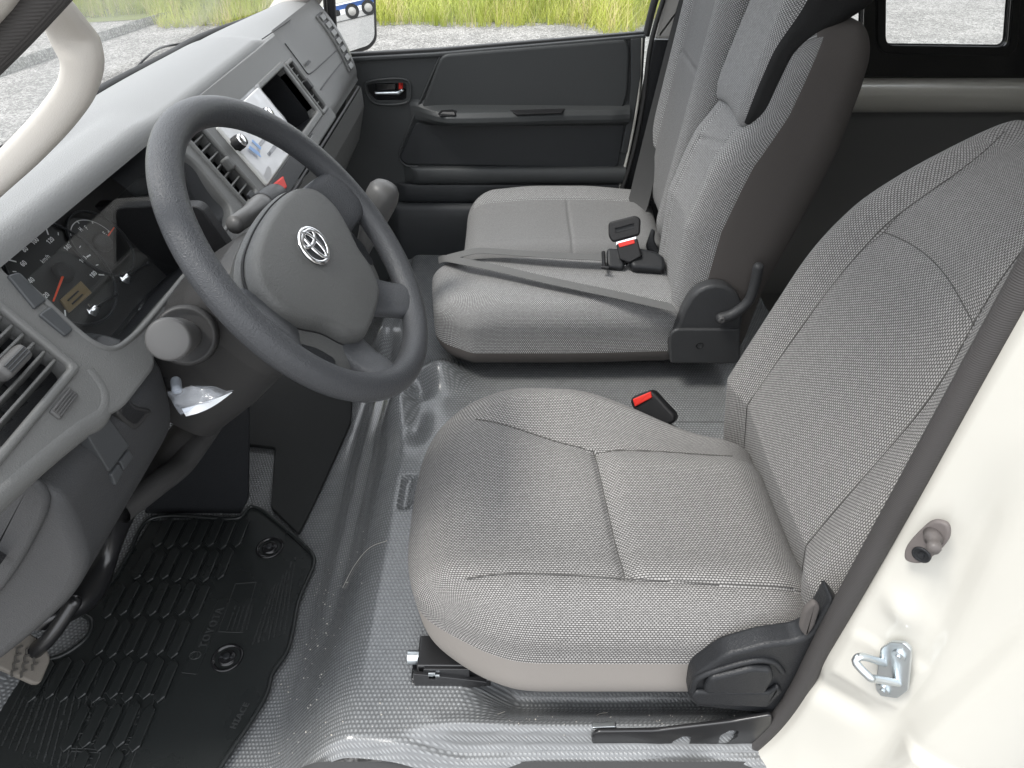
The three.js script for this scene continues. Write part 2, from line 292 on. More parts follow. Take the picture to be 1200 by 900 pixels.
// edge of the grass verge, read off the photograph on the ground plane
const edge = [[-60, 30], [-14, 6]];
{
  const e1 = at(100, 27, 'y', GY), e2 = at(165, 20, 'y', GY), e3 = at(440, 26, 'y', GY), e4 = at(745, 30, 'y', GY);
  const pts = [V(e1.x - 18, 0, e1.z + 12), e1, e2, e3, e4, V(e4.x + 1.2, 0, e4.z - 1), V(e4.x + 2.6, 0, e4.z - 9), V(e4.x + 40, 0, e4.z - 20)];
  const zAt = (x) => lin(pts.map((p) => [p.x, p.z]), x);
  // tall summer grass, each tuft a few blades
  const bl = []; for (let k = 0; k < 5; k++) {
    const a = rnd() * 6.28, lean = .1 + .35 * rnd(), w = .006 + .006 * rnd(), h = .35 + .4 * rnd(), cx = Math.cos(a), cz = Math.sin(a), ox = (rnd() - .5) * .1, oz = (rnd() - .5) * .1, p = [];
    for (let s = 0; s <= 3; s++) { const t = s / 3, q = w * (1 - t * .95), x = ox + cx * lean * t * t, z = oz + cz * lean * t * t, y = h * t * (1 - .25 * t * lean); p.push([x - cz * q, y, z + cx * q], [x + cz * q, y, z - cx * q]); }
    for (let s = 0; s < 3; s++) { const i = s * 2; for (const t of [i, i + 1, i + 3, i, i + 3, i + 2]) bl.push(...p[t]); }
  }
  const g = new THREE.BufferGeometry(); g.setAttribute('position', new THREE.Float32BufferAttribute(bl, 3)); g.computeVertexNormals();
  const mat = new THREE.MeshPhysicalMaterial({ color: 0xffffff, roughness: .8, side: THREE.DoubleSide, transmission: .25, thickness: 0 });
  const n = 60000, im = new THREE.InstancedMesh(g, mat, n), m = new THREE.Matrix4(), q = new THREE.Quaternion(), col = new THREE.Color();
  let k = 0; while (k < n) {
    const x = -24 + 42 * rnd(), d = 9 * rnd() ** 1.3, z = zAt(x) - .1 - d * 1 + (vnoise(x * 1.7, 3) - .5) * .9 + (vnoise(x * .5, 8) - .5) * .9; const s = (.40 + .55 * rnd()) * (.55 + .45 * sm(0, .8, d));
    m.compose(V(x, GY - .02, z), q.setFromAxisAngle(V(0, 1, 0), rnd() * 6.28), V(s, s * (.35 + 1.1 * vnoise(x * .9, z * .9)), s)); im.setMatrixAt(k, m);
    const t = vnoise(x * 1.1 + 40, z * 1.1) * .7 + .3 * rnd(); col.setRGB(.26 + .26 * t, .34 + .20 * t, .04 + .06 * t); if (rnd() < .2) col.setRGB(.58, .50, .24); im.setColorAt(k, col); k++;
  }
  im.name = 'grass'; im.userData = { kind: 'stuff', label: 'tall yellow-green summer grass of the verge beyond the gravel', category: 'grass' }; im.castShadow = im.receiveShadow = true; scene.add(im);
  const soil = gridGeo(60, 6, (s, t) => { const x = -40 + 80 * s, z = zAt(x) - 14 * t - .1 * vnoise(x * 3, 1); return V(x, GY + .004 + .25 * sm(0, 1, t), z); });
  structure('verge', soil, new THREE.MeshStandardMaterial({ color: rgb(.12, .14, .04), roughness: 1, side: THREE.DoubleSide }), 'ground of the grass verge');
  // low kerb of dark gravel seen through the windscreen
  const ka = at(-60, 110, 'y', GY), kb = at(60, 68, 'y', GY), kc = at(190, 25, 'y', GY);
  const bank = gridGeo(60, 8, (s, t) => { const c = s < .5 ? ka.clone().lerp(kb, s * 2) : kb.clone().lerp(kc, s * 2 - 1); const w = (t - .5) * .9; return V(c.x + w * .25, GY + .003 + .08 * sm(0, .35, t) * (1 - sm(.8, 1, t)) * (.85 + .3 * vnoise(s * 60, t * 6)), c.z - w); });
  const bm = tex(256, (i, j) => { const q = .10 + .4 * vnoise(i / 5, j / 5, 51) * hash(i >> 1, j >> 1); return [L2S(q), L2S(q), L2S(q * .93)]; }, { srgb: true, tile: .6 });
  structure('gravel_bank', bank, new THREE.MeshStandardMaterial({ map: bm, roughness: 1, side: THREE.DoubleSide }), 'low bank of darker gravel in front of the van');
}

// ---------------------------------------------------------------- van body
const van = thing('van_body', 'cream white van body with open doorway, striker and rear side windows', 'van', [0, GY, 0]);
{
  const FARW = side(-.77);
  // wall behind the passenger door: dark lower lining, painted ledge, window frame with two openings
  part(van, 'wall_lining', ext(FARW, rect(.36, 2.3, -.15, .566), { h: .02, r: 0, n0: -.02 }), M.cargo);
  const ledge = gridGeo(2, 14, (s, t) => { const a = t * Math.PI; return V(.5 + 1.8 * s, .604 + .040 * Math.cos(a), -.775 + .075 * Math.sin(a) ** .5); });
  part(van, 'window_ledge', ledge, M.paint);
  const h1 = [[1037, -260], [1212, -260], [1186, 59], [1035, 57]], h2 = [[840, -260], [1024, -260], [1014, 62], [840, 62]];
  const fr = part(van, 'side_window_frame', extPx(side(-.80), [[790, -300], [1420, -300], [1420, 106], [790, 96]], { n0: 0, h: .035, bevel: .006, r: .02, holes: [h1, h2], hr: .03 }), M.gloss);
  part(fr, 'window_seal', extPx(side(-.80), [[1028, -275], [1216, -275], [1193, 66], [1028, 64]], { n0: .03, h: .012, bevel: .005, r: .04, holes: [h1], hr: .03 }), M.rubberTrim);
  part(van, 'side_window_pane', ext(side(-.80), rect(.3, 2.2, .62, 1.3), { n0: .004, h: .002, bevel: 0, r: 0 }), M.glass);
  // far door pillar
  part(van, 'pillar_trim', extPx(side(-.735), [[768, 46], [790, -60], [850, -60], [818, 47]], { n0: -.02, h: .04, bevel: .008, r: .006 }), M.beigeDark);
  part(van, 'pillar_lower_trim', extPx(side(-.74), [[766, 47], [820, 47], [790, 190], [760, 330], [716, 330], [735, 190], [752, 120]], { n0: -.04, h: .04, bevel: .006, r: .006 }), M.darkTrim);
  part(van, 'door_flange', merge([tube([at(752, 44, 'z', -.735), at(747, 120, 'z', -.735), at(737, 175, 'z', -.735), at(727, 215, 'z', -.735), at(712, 250, 'z', -.735), at(690, 280, 'z', -.735)], .004)]), M.paint);
  part(van, 'door_opening_trim', tube([at(790, -40, 'z', -.71), at(763, 50, 'z', -.71), at(754, 120, 'z', -.71), at(742, 180, 'z', -.71), at(730, 220, 'z', -.71), at(713, 265, 'z', -.71)], .006), M.rubberTrim);
  // roof and the rest of the shell that closes the cabin
  part(van, 'roof', ext(new Frame([0, 1.42, 0], [1, 0, 0], [0, 0, -1]), rect(-.06, 2.3, -.70, .74), { h: .03, r: .05 }), M.headliner);
  part(van, 'rear_wall', ext(new Frame([2.28, 0, 0], [0, 0, -1], [0, 1, 0]), rect(-.78, .78, -.15, 1.42), { h: .02, r: 0 }), M.cargo);
  part(van, 'far_wall_top', ext(side(-.80), rect(.3, 2.3, 1.22, 1.44), { h: .02, r: 0 }), M.headliner);
  part(van, 'near_side_wall', ext(side(.80), rect(.62, 2.3, -.3, 1.44), { h: .02, r: 0 }), M.paint);
  part(van, 'cargo_floor', ext(FLOOR, rect(.62, 2.3, -.8, .78), { n0: -.02, h: .02, r: 0 }), M.cargo);
  part(van, 'bulkhead', ext(new Frame([-1.0, 0, 0], [0, 0, -1], [0, 1, 0]), rect(-.8, .78, -.2, .50), { h: .02, r: 0 }), M.darkTrim);
  // windscreen, its base, pillars
  const wb = [[-.62, .72], [-.675, .4], [-.69, .1], [-.69, -.1], [-.672, -.4], [-.60, -.72]];
  const wx = (z) => spl([[-.74, -.60], [-.4, -.668], [0, -.692], [.4, -.668], [.74, -.61]], z)[0];
  const wp = (z, k) => V(wx(z) + .60 * k, .795 + .64 * k, z * (1 - .06 * k));
  part(van, 'windscreen', gridGeo(30, 2, (s, t) => wp(-.72 + 1.44 * s, t)), M.glass);
  part(van, 'windscreen_seal', tube(Array.from({ length: 15 }, (_, i) => wp(-.72 + 1.44 * i / 14, .012).add(V(.004, 0, 0))), .009, { seg: 80 }), M.rubberTrim);
  part(van, 'cowl', gridGeo(40, 6, (s, t) => { const z = -.76 + 1.52 * s; return V(wx(z) - .012 - .07 * t, .785 - .035 * t - .01 * Math.sin(t * 3.14), z); }), M.darkTrim);
  part(van, 'front_panel', gridGeo(40, 6, (s, t) => { const z = -.8 + 1.6 * s; return V(wx(z) - .082 - .22 * Math.sin(t * 1.57), .750 - .18 * t - .8 * t * t, z); }), M.paint);
  // far front pillar trim and quarter window
  const fa = (u, v, z = -.72) => at(u, v, 'z', z);
  part(van, 'front_pillar', gridGeo(12, 10, (s, t) => { const p = wp(-.70, t * .95).add(V(.005, 0, 0)), q = p.clone().add(V(.115 - .02 * t, .0, -.01)); const r = p.lerp(q, s); r.z += .035 * Math.sin(s * Math.PI); return r; }), M.beige);
  part(van, 'quarter_window_post', merge([cyl(at(364, 60, 'z', -.73), at(354, -60, 'z', -.71), .012), cyl(at(392, 70, 'z', -.735), at(384, -60, 'z', -.72), .011)]), M.rubberTrim);
  // near front pillar: door seal and body behind it
  part(van, 'near_front_pillar', tube([at(-190, 130, 'z', .74), at(-90, 30, 'z', .74), at(-25, -40, 'z', .735), V(-.16, 1.22, .70), V(.0, 1.4, .67)], .022), M.beige);
}
const XS = (y) => y >= .37 ? .366 + .055 * (y - .37) : .366 - .071 * ((.37 - y) / .306) ** 3;
{
  // near door pillar, pressed steel, with bolted striker and stop
  const JA = V(.67, 0, .74), JN = V(-.74, 0, .67);
  const jp = (A, y) => {
    let N = 0;
    N += .010 * sm(.004, .02, A) + .004 * Math.sin(y * 9);
    N -= .008 * gauss(A - .075 - .02 * Math.sin(y * 6), .018) * sm(.25, .4, y) * (1 - sm(.62, .75, y));
    N += .010 * sm(.10, .13, A - .09 * (y - .3)) ;
    N -= .007 * gauss(y - .315 - .25 * A, .02) * (1 - sm(.06, .1, A));
    N += .006 * gauss(y - .52 + .4 * A, .018) * gauss(A - .05, .02);
    N -= .012 * sm(.20, .26, A) * sm(.0, .2, .45 - y);
    N += .009 * (1 - sm(.345, .353, y)) * sm(.11, .135, A) + .003 * sm(.018, .024, A) * (1 - sm(.092, .098, A)) * sm(.352, .358, y - .1 * A) * (1 - sm(.432, .438, y - .1 * A));
    const k = sm(.13, .34, A); // turns into the outer side
    const x = XS(y) + A * .67 + JN.x * N + .06 * k, z = .70 + A * .74 * (1 - .45 * k) + JN.z * N;
    return V(x, y, z);
  };
  part(van, 'door_pillar', gridGeo(120, 220, (s, t) => jp(.001 + .387 * s, -.06 + 1.46 * t)), M.paint);
  part(van, 'doorway_seal', tube([V(.10, -.02, .735), V(.20, .0, .72), ...Array.from({ length: 24 }, (_, i) => { const y = .06 + 1.3 * i / 23; return V(XS(y), y, .70); })], .0120, { seg: 300, rad: 16 }), M.seal);
  const JAMB = new Frame([.372, 0, .702], [.67, 0, .74], [0, 1, 0]);
  // striker
  const sj = JAMB.pxs([[1030, 762], [1042, 755], [1058, 756], [1066, 764], [1062, 812], [1050, 821], [1030, 818], [1024, 806]], .018);
  const strikerPlate = part(van, 'striker', ext(JAMB, sj, { n0: .010, h: .005, bevel: .001, r: .003 }), M.zinc, 'zinc plated door striker with wire loop');
  const sp1 = JAMB.px(1035, 778, .016), sp2 = JAMB.px(1052, 802, .016), so1 = JAMB.px(1005, 772, .045), so2 = JAMB.px(1020, 797, .045);
  part(strikerPlate, 'loop', capTube([JAMB.pt(...sp1, .014), JAMB.pt(...so1, .042), JAMB.pt(so1[0] - .0005, so1[1] - .004, .046), JAMB.pt(so2[0] - .0005, so2[1] + .004, .046), JAMB.pt(...so2, .042), JAMB.pt(...sp2, .014)], .0042), M.zinc);
  for (const [u, v] of [[1052, 770], [1034, 810]]) { const c = JAMB.px(u, v, .018); part(strikerPlate, 'bolt', merge([cyl(JAMB.pt(...c, .013), JAMB.pt(...c, .018), .0075, .0068), cyl(JAMB.pt(...c, .013), JAMB.pt(...c, .0195), .0035, .003, 6)]), M.zinc); }
  // rubber stop
  const st = JAMB.pxs([[1060, 645], [1078, 622], [1094, 611], [1109, 615], [1112, 630], [1096, 650], [1076, 661], [1061, 657]], .016);
  const stop = part(van, 'door_stop', ext(JAMB, st, { n0: .010, h: .006, bevel: .0022, spline: true }), plastic([.13, .115, .11], .5, .0002, fineGrain), 'grey brown plastic stop with peg on the door pillar');
  const c1 = JAMB.px(1097, 637, .025), c2 = JAMB.px(1079, 651, .018), c0 = JAMB.px(1092, 626, .016);
  part(stop, 'peg', turned(JAMB.pt(...c0, .014), JAMB.pt(...c1, .03).sub(JAMB.pt(...c0, .014)), [[.0001, 0], [.0080, 0], [.0076, .009], [.0052, .0105], [.0052, .015], [.0062, .0165], [.0062, .020], [.0045, .0235], [.0001, .024]]), plastic([.10, .09, .086], .4, .0001, fineGrain));
  part(stop, 'screw', merge([turned(JAMB.pt(...c2, .015), JAMB.n, [[.0001, 0], [.0085, 0], [.0085, .0025], [.0065, .003], [.006, .0015], [.0001, .0015]]), cyl(JAMB.pt(...c2, .015), JAMB.pt(...c2, .019), .0035, .0028, 6)]), M.darkTrim);
  // sill below the floor edge
  part(van, 'sill', gridGeo(50, 10, (s, t) => V(-.34 + .70 * s, .138 - .05 * sm(.12, 0, s) - .02 * sm(0, .2, t) - .24 * Math.max(0, t - .55), .725 + .13 * t)), M.column);
}
// wiper arms lying at the foot of the windscreen
for (const [z0, z1, lab] of [[.55, .05, 'black wiper arm lying along the near half of the windscreen foot'], [-.05, -.58, 'black wiper arm lying along the passenger half of the windscreen foot']]) {
  const w = thing('wiper', lab, 'wiper', [-.75, .77, (z0 + z1) / 2], 'wipers at the foot of the windscreen');
  const P = (z, k, y) => V(-.712 + k + .09 * (z / .7) ** 2 - .02, .775 + y, z);
  part(w, 'arm', capTube([P(z0, -.02, .0), P(z0 * .6 + z1 * .4, .01, .012), P((z0 + z1) / 2, .02, .015)], .0035), M.black);
  part(w, 'blade', merge([capTube([P(z0 - .03, .03, .016), P((z0 + z1) / 2, .035, .024), P(z1, .03, .016)], .0028), capTube([P(z0 * .75 + z1 * .25, .033, .02), P((z0 + z1) / 2, .025, .035), P(z0 * .25 + z1 * .75, .033, .02)], .002)]), M.black);
}
// ---------------------------------------------------------------- cab floor
function floorY(x, z) {
  const rx = -.07 * sm(-.22, -.34, z); let h = .17 * sm(-.385 + rx, -.215 + rx, x);
  const nr = sm(-.16, -.06, x); h += nr * (-.075 * gauss(z - .622, .042) * sm(-.08, .02, x) + .006 * gauss(z - .690, .013) - .030 * sm(.694, .712, z));
  h += .014 * gauss(x + .31, .05) * gauss(z - .60, .09);
  h -= .009 * (1 - sm(.008, .014, Math.abs(x + .196))) * sm(.205, .215, z) * (1 - sm(.285, .295, z)); h += .016 * gauss(x + .335, .018) * sm(.62, .30, z) - .012 * gauss(x + .30, .016) * sm(.62, .30, z);
  h += .040 * gauss(x + .25, .035) * gauss(z + .02, .055) + .045 * gauss(x + .16, .05) * gauss(z + .10, .045) - .02 * gauss(x + .20, .03) * gauss(z + .06, .03);
  h -= .012 * gauss(x + .20, .025) * gauss(z - .06, .05);
  h += .012 * sm(.055, .075, z) * (1 - sm(.12, .16, z)) * (sm(-.01, 0, x) - sm(.14, .15, x) + sm(.18, .19, x)) * 1.5;
  h += .03 * sm(-.74, -.95, x) + .25 * sm(-.84, -1.0, x);
  h += .0018 * (vnoise(x * 14 + 50, z * 14 + 50) - .5) + .004 * (vnoise(x * 5 + 9, z * 5 + 50) - .5);
  return h;
}
{
  const x0 = -1.0, x1 = .66, z0 = -.745, nx = 260, nz = 240;
  const g = gridGeo(nx, nz, (s, t) => { const x = x0 + (x1 - x0) * s, zb = .722 + .018 * sm(-.25, -.12, x) - .01 * sm(.0, .2, x) * (1 - sm(.25, .3, x)) - .004 * Math.sin(x * 30), z = zb + (z0 - zb) * t; return V(x, floorY(x, z) - .018 * (1 - sm(0, .012, t)), z); });
  const uv = g.attributes.uv, p = g.attributes.position; for (let i = 0; i < uv.count; i++) uv.setXY(i, p.getX(i) + p.getY(i), p.getZ(i));
  g.userData.keepUV = true;
  structure('cab_floor', g, M.vinyl, 'silver grey embossed vinyl floor covering of the cab');
}
// ---------------------------------------------------------------- rubber mats
{
  const mat = thing('rubber_floor_mat', 'black moulded rubber mat with grommets in the driver footwell', 'floor mat', [-.6, 0, .4]);
  const out = [[176, 609], [281, 607], [288, 600], [294, 594], [306, 597], [320, 608], [366, 650], [368, 660], [350, 705], [342, 745], [336, 765], [319, 790], [312, 815], [258, 900], [235, 940], [-80, 940], [-80, 800], [50, 775], [78, 766], [104, 745], [107, 728], [97, 720], [96, 712], [128, 685], [150, 652]];
  const pts = FLOOR.pxs(out, .012);
  part(mat, 'sheet', ext(FLOOR, pts, { n0: .002, h: .009, bevel: .003, r: .006 }), M.rubber);
  part(mat, 'rim', tube(pts.map(([a, b]) => FLOOR.pt(a, b, .013)), .0042, { seg: 300, rad: 8, closed: true }), M.rubber);
  // raised ribs in columns, each a chain of slanted lozenges
  const cols = 8, dx = .0265, rows = 7;
  const ribG = [];
  for (let v = 0; v < 3; v++) ribG.push(ext(FLOOR, [[-.0095, -.030], [.001, -.039], [.0095, -.029], [.0095, .030], [-.001, .039], [-.0095, .029]], { h: .0055 + .0007 * v, bevel: .0015, r: .0008, seg: 1, curve: 1 }));
  const inside = (x, z) => { const [a, b] = [x, -z]; let c = false; for (let i = 0, j = pts.length - 1; i < pts.length; j = i++) if ((pts[i][1] > b) !== (pts[j][1] > b) && a < (pts[j][0] - pts[i][0]) * (b - pts[i][1]) / (pts[j][1] - pts[i][1]) + pts[i][0]) c = !c; return c; };
  for (let c = 0; c < 11; c++) for (let r = 0; r < rows; r++) {
    const x = -.552 - c * dx - (r % 2) * .008, z = .215 + r * .079 + (c % 2) * .006;
    if (x > -.57 && z > .50 || z > .56 && c > 5 || x > -.56 && z > .36 && z < .50 && c < 1 || c < 1 && z > .3) continue;
    if (![[-.016, -.034], [.012, .034], [-.016, .034], [.012, -.034]].every(([q, w]) => inside(x + q, z + w))) continue;
    const g = ribG[(c + r) % 3].clone(); g.translate(x, .0105, z); part(mat, 'rib', g, M.rubber);
  }
  for (const [u, v] of [[316, 641], [266, 770]]) {
    const c = FLOOR.pt(...FLOOR.px(u, v, .014), .009);
    const gm = part(mat, 'grommet', turned(c, V(0, 1, 0), [[.027, 0], [.027, .004], [.025, .006], [.022, .005], [.021, .002], [.0155, .001], [.0145, .005], [.012, .007], [.0001, .0065]], 40), M.gloss);
    part(gm, 'clip', merge([turned(c.clone().add(V(0, .006, 0)), V(0, 1, 0), [[.006, 0], [.006, .003], [.004, .004], [.0001, .004]], 16), ext(FLOOR, rect(c.x - .0125, c.x + .0125, -c.z - .002, -c.z + .002), { n0: .0145, h: .002, r: .001 })]), M.darkTrim);
  }
  const print = [];
  // maker's plate along the ribs
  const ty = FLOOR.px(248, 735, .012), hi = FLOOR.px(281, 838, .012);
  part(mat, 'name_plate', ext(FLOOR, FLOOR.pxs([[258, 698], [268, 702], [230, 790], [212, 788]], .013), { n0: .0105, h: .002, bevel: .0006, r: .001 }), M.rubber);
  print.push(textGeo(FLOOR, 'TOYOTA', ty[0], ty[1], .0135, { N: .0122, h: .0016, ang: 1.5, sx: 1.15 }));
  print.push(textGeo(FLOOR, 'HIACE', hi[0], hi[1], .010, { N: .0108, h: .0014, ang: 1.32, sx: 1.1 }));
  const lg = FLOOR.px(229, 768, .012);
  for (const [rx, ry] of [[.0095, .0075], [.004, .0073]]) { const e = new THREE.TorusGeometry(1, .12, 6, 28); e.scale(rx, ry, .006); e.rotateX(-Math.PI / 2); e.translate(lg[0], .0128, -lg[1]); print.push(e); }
  part(mat, 'lettering', merge(print), plastic([.04, .042, .042], .4, 0, fineGrain));  // letters coloured paler than the sheet to paint the gloss on raised text
  // rows of moulded small print and pictogram frames
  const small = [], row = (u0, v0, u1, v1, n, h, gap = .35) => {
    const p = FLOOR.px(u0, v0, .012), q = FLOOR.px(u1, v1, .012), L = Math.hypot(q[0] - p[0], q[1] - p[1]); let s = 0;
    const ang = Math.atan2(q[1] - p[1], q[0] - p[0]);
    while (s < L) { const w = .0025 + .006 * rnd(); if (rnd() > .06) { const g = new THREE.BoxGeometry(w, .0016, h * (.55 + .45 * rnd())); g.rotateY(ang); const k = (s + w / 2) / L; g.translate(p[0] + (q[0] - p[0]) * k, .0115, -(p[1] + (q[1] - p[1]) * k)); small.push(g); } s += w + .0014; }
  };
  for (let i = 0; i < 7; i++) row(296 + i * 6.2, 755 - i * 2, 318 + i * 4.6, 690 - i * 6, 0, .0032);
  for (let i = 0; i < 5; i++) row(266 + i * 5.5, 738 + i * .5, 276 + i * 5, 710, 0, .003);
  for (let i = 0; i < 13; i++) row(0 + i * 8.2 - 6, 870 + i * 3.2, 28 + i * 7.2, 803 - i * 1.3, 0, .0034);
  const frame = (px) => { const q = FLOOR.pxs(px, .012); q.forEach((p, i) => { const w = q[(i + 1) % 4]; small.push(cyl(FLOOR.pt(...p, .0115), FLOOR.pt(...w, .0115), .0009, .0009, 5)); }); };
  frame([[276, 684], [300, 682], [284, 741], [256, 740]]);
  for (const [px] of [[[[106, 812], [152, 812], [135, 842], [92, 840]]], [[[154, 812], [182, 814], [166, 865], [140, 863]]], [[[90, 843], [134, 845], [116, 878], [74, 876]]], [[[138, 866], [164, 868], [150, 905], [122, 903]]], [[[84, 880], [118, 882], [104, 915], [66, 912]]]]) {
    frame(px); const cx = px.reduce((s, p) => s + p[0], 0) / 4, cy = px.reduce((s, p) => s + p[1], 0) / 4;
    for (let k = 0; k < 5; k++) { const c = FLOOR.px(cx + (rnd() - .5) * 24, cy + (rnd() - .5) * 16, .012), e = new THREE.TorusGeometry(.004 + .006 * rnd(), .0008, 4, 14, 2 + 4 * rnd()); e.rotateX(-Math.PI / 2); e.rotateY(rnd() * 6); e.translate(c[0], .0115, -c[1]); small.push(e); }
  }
  const o = part(mat, 'moulded_print', merge(small), plastic([.036, .038, .038], .4, 0, fineGrain)); o.userData.kind = 'stuff';  // paler rubber colour carries the shine of the raised print
  const m2 = thing('centre_rubber_mat', 'plain black rubber mat in the centre and passenger footwell', 'floor mat', [-.45, 0, -.1]);
  part(m2, 'sheet', ext(FLOOR, FLOOR.pxs([[322, 524], [317, 594], [350, 625], [372, 580], [394, 532], [411, 494], [414, 450], [430, 380], [440, 300], [300, 300], [270, 440], [285, 520]], .014), { n0: .004, h: .010, bevel: .003, r: .01 }), M.matBlack);
}
{ // grit and fibres lying on the vinyl
  const g = [], put = (x, z, r) => { const q = new THREE.IcosahedronGeometry(r, 0); q.scale(1, .6, 1 + rnd()); q.rotateY(rnd() * 6); q.translate(x, floorY(x, z) + r * .5, z); g.push(q); };
  for (let i = 0; i < 90; i++) put(-.41 + .10 * rnd() + .12 * rnd() * rnd(), .30 + .38 * rnd(), .0005 + .0008 * rnd() ** 2);
  for (let i = 0; i < 60; i++) put(-.3 + .75 * rnd(), .655 + .055 * rnd(), .0004 + .0006 * rnd() ** 2);
  for (let i = 0; i < 30; i++) put(-.25 + .6 * rnd(), -.05 + .2 * rnd(), .0004 + .0006 * rnd() ** 2);
  const fib = (a) => { g.push(tube(a.map(([x, z]) => V(x, floorY(x, z) + .003, z)), .0004, { seg: 40, rad: 5 })); };
  fib([[-.30, .40], [-.275, .385], [-.245, .375], [-.215, .372]]); fib([[.12, .665], [.128, .652], [.14, .645]]); fib([[-.02, .672], [-.01, .66]]);
  const o = new THREE.Mesh(boxUV(merge(g)), new THREE.MeshStandardMaterial({ color: rgb(.5, .47, .42), roughness: .9 })); o.name = 'grit_and_fibres'; o.userData = { kind: 'stuff', label: 'pale grit and stray fibres on the vinyl floor', category: 'dirt' }; scene.add(o);
}
// ---------------------------------------------------------------- seats
const topW = (p, h) => sm(-.2 * h, .45 * h, p.y);
function makeDriverSeat() {
  const s = thing('driver_seat_assembly', 'grey dotted cloth driver seat with pale skirt and black side trim', 'seat', [.14, .16, .42]);
  const cx = .13, cy = .287, cz = .42, w = .55, h = .165, d = .495, HZ = d / 2;
  const fz = (x) => .268 + .085 * sm(-.12, .16, x), nz = (x) => .603 + .012 * sm(0, .3, x);
  const dfm = (p) => {
      const front = sm(.06, .275, -p.x), k = topW(p, h), rear = sm(.05, .27, p.x);
      let x = p.x + cx, z = p.z * (1 - .13 * front * front + .0 * rear), y = p.y;
      x -= .010 * front * (1 - (p.z / HZ) ** 2); x += .05 * front * Math.abs(p.z / HZ) ** 4;
      y += k * (.016 * gauss(Math.abs(p.z) - .195, .05) * (1 - .3 * front) - .010 * rear + .006 * gauss(p.x + .16, .1));
      y -= .02 * front * front * k;
      const lo = 1 - sm(-.05, .02, p.y); // skirt tucks under, lifts towards the rear
      z += Math.sign(p.z) * .014 * lo * sm(.10, .2, Math.abs(p.z)); x += .012 * lo * front;
      y += .035 * sm(.10, .27, p.x) * sm(.1, .22, p.z) * (1 - k); y -= .012 * lo; const rf = sm(-.04, .22, p.x) * sm(.03, .24, -p.z); z += .085 * rf; y -= .034 * rf * k;
      z += cz;
      const groove = (dd, depth = 0, ww = .004) => depth * gauss(dd, ww) + .0045 * gauss(dd, .02);
      if (k > .2) {
        const inRear = sm(.128, .14, x);
        y -= k * groove(z - fz(x), .0006 + .0012 * inRear) + k * groove(z - nz(x), .0006 + .0012 * inRear);
        if (z > fz(x) && z < nz(x)) y -= k * (groove(x - .135 - .012 * (z - .42) / .2, .006, .005) - .004 * sm(.135, .17, x) + .0);
      }
      y += cy;
      return V(x, y, z);
    };
  const c = softBox({
    w, h, d, n: [190, 40, 170], r: [.075, .06, .07], deform: dfm,
    split: (m, ax) => ax === 1 && m.y < 0 ? 'pan' : m.y < -.002 && ax !== 1 ? 'skirt' : 'cushion',
    uvFn: (q, ax) => ax === 1 ? [q.x, q.z] : ax === 2 ? [q.x, Math.sign(q.z) * (HZ + h / 2 - q.y)] : [Math.sign(q.x) * (w / 2 + h / 2 - q.y), q.z],
  });
  const cu = part(s, 'cushion', c.cushion, M.cloth); part(cu, 'skirt', c.skirt, M.skirt); part(cu, 'seat_pan', c.pan, M.black);
  const seamAt = (X, Z) => { const q = V(X - cx, h / 2, Z - cz); let o; for (let i = 0; i < 8; i++) { o = dfm(q.clone()); q.x += X - o.x; q.z += Z - o.z; } return o.add(V(0, .0011, 0)); };
  const line = (n, f) => tube(Array.from({ length: n + 1 }, (_, i) => seamAt(...f(i / n))), .0008, { seg: n * 3, rad: 6 });
  part(cu, 'seam', line(24, (t) => [-.06 + .41 * t, fz(-.06 + .41 * t)]), M.seam); part(cu, 'seam', line(24, (t) => [-.06 + .42 * t, nz(-.06 + .42 * t)]), M.seam);
  part(cu, 'seam', line(16, (t) => { const z = fz(.135) + (nz(.14) - fz(.135)) * t; return [.135 + .012 * (z - .42) / .2, z]; }), M.seam);
  // backrest
  const H = .72, T = .15, D = .50, bx = .334, by = .20, lean = .30;
  const bdf = (p) => {
      const t = (p.y + H / 2) / H, half = 1 - .52 * sm(.55, 1.02, t) ** 1.3, front = sm(-.02, .05, -p.x);
      let z = p.z * half, y = p.y + H / 2, x = p.x + T / 2;
      const zz = Math.abs(p.z) / (D / 2);
      x -= front * (.030 * gauss(zz - .86, .22) * (1 - .5 * t) + .012 * gauss(t - .35, .2) * (1 - zz)); x += .45 * Math.max(0, .20 - y);
      x += .03 * sm(.75, 1.0, t) * front;
      const sz = .60 - .05 * t, g = (dd, dep, ww) => dep * gauss(dd, ww);
      x += front * g((zz - sz) * D / 2 * half, .005, .02);
      if (zz < sz) x += front * g(y - .56 + .06 * zz * zz, .005, .02);
      const a = lean; // recline about the hinge
      return V(bx + x * Math.cos(a) + y * Math.sin(a) * .98, by + y * Math.cos(a) - x * Math.sin(a), .42 + z);
    };
  const b = softBox({
    w: T, h: H, d: D, n: [36, 180, 150], r: [.05, .11, .06], deform: bdf,
    split: (m, ax, sg) => m.x > .02 ? 'back' : 'face',
    uvFn: (q, ax) => ax === 0 ? [q.y, q.z] : ax === 2 ? [q.y, Math.sign(q.z) * (D / 2 + T / 2 + q.x)] : [q.y + q.x, q.z],
  });
  const bk = part(s, 'backrest', b.face, M.cloth); part(bk, 'back_cover', b.back, M.skirt);
  const bs = (t, zz) => bdf(V(-T / 2, -H / 2 + H * t, zz * D / 2)).add(V(-.0006, .0002, 0));
  for (const sg of [1, -1]) part(bk, 'seam', tube(Array.from({ length: 31 }, (_, i) => { const t = .14 + .84 * i / 30; return bs(t, sg * (.60 - .05 * t)); }), .0006, { seg: 90, rad: 6 }), M.seam);
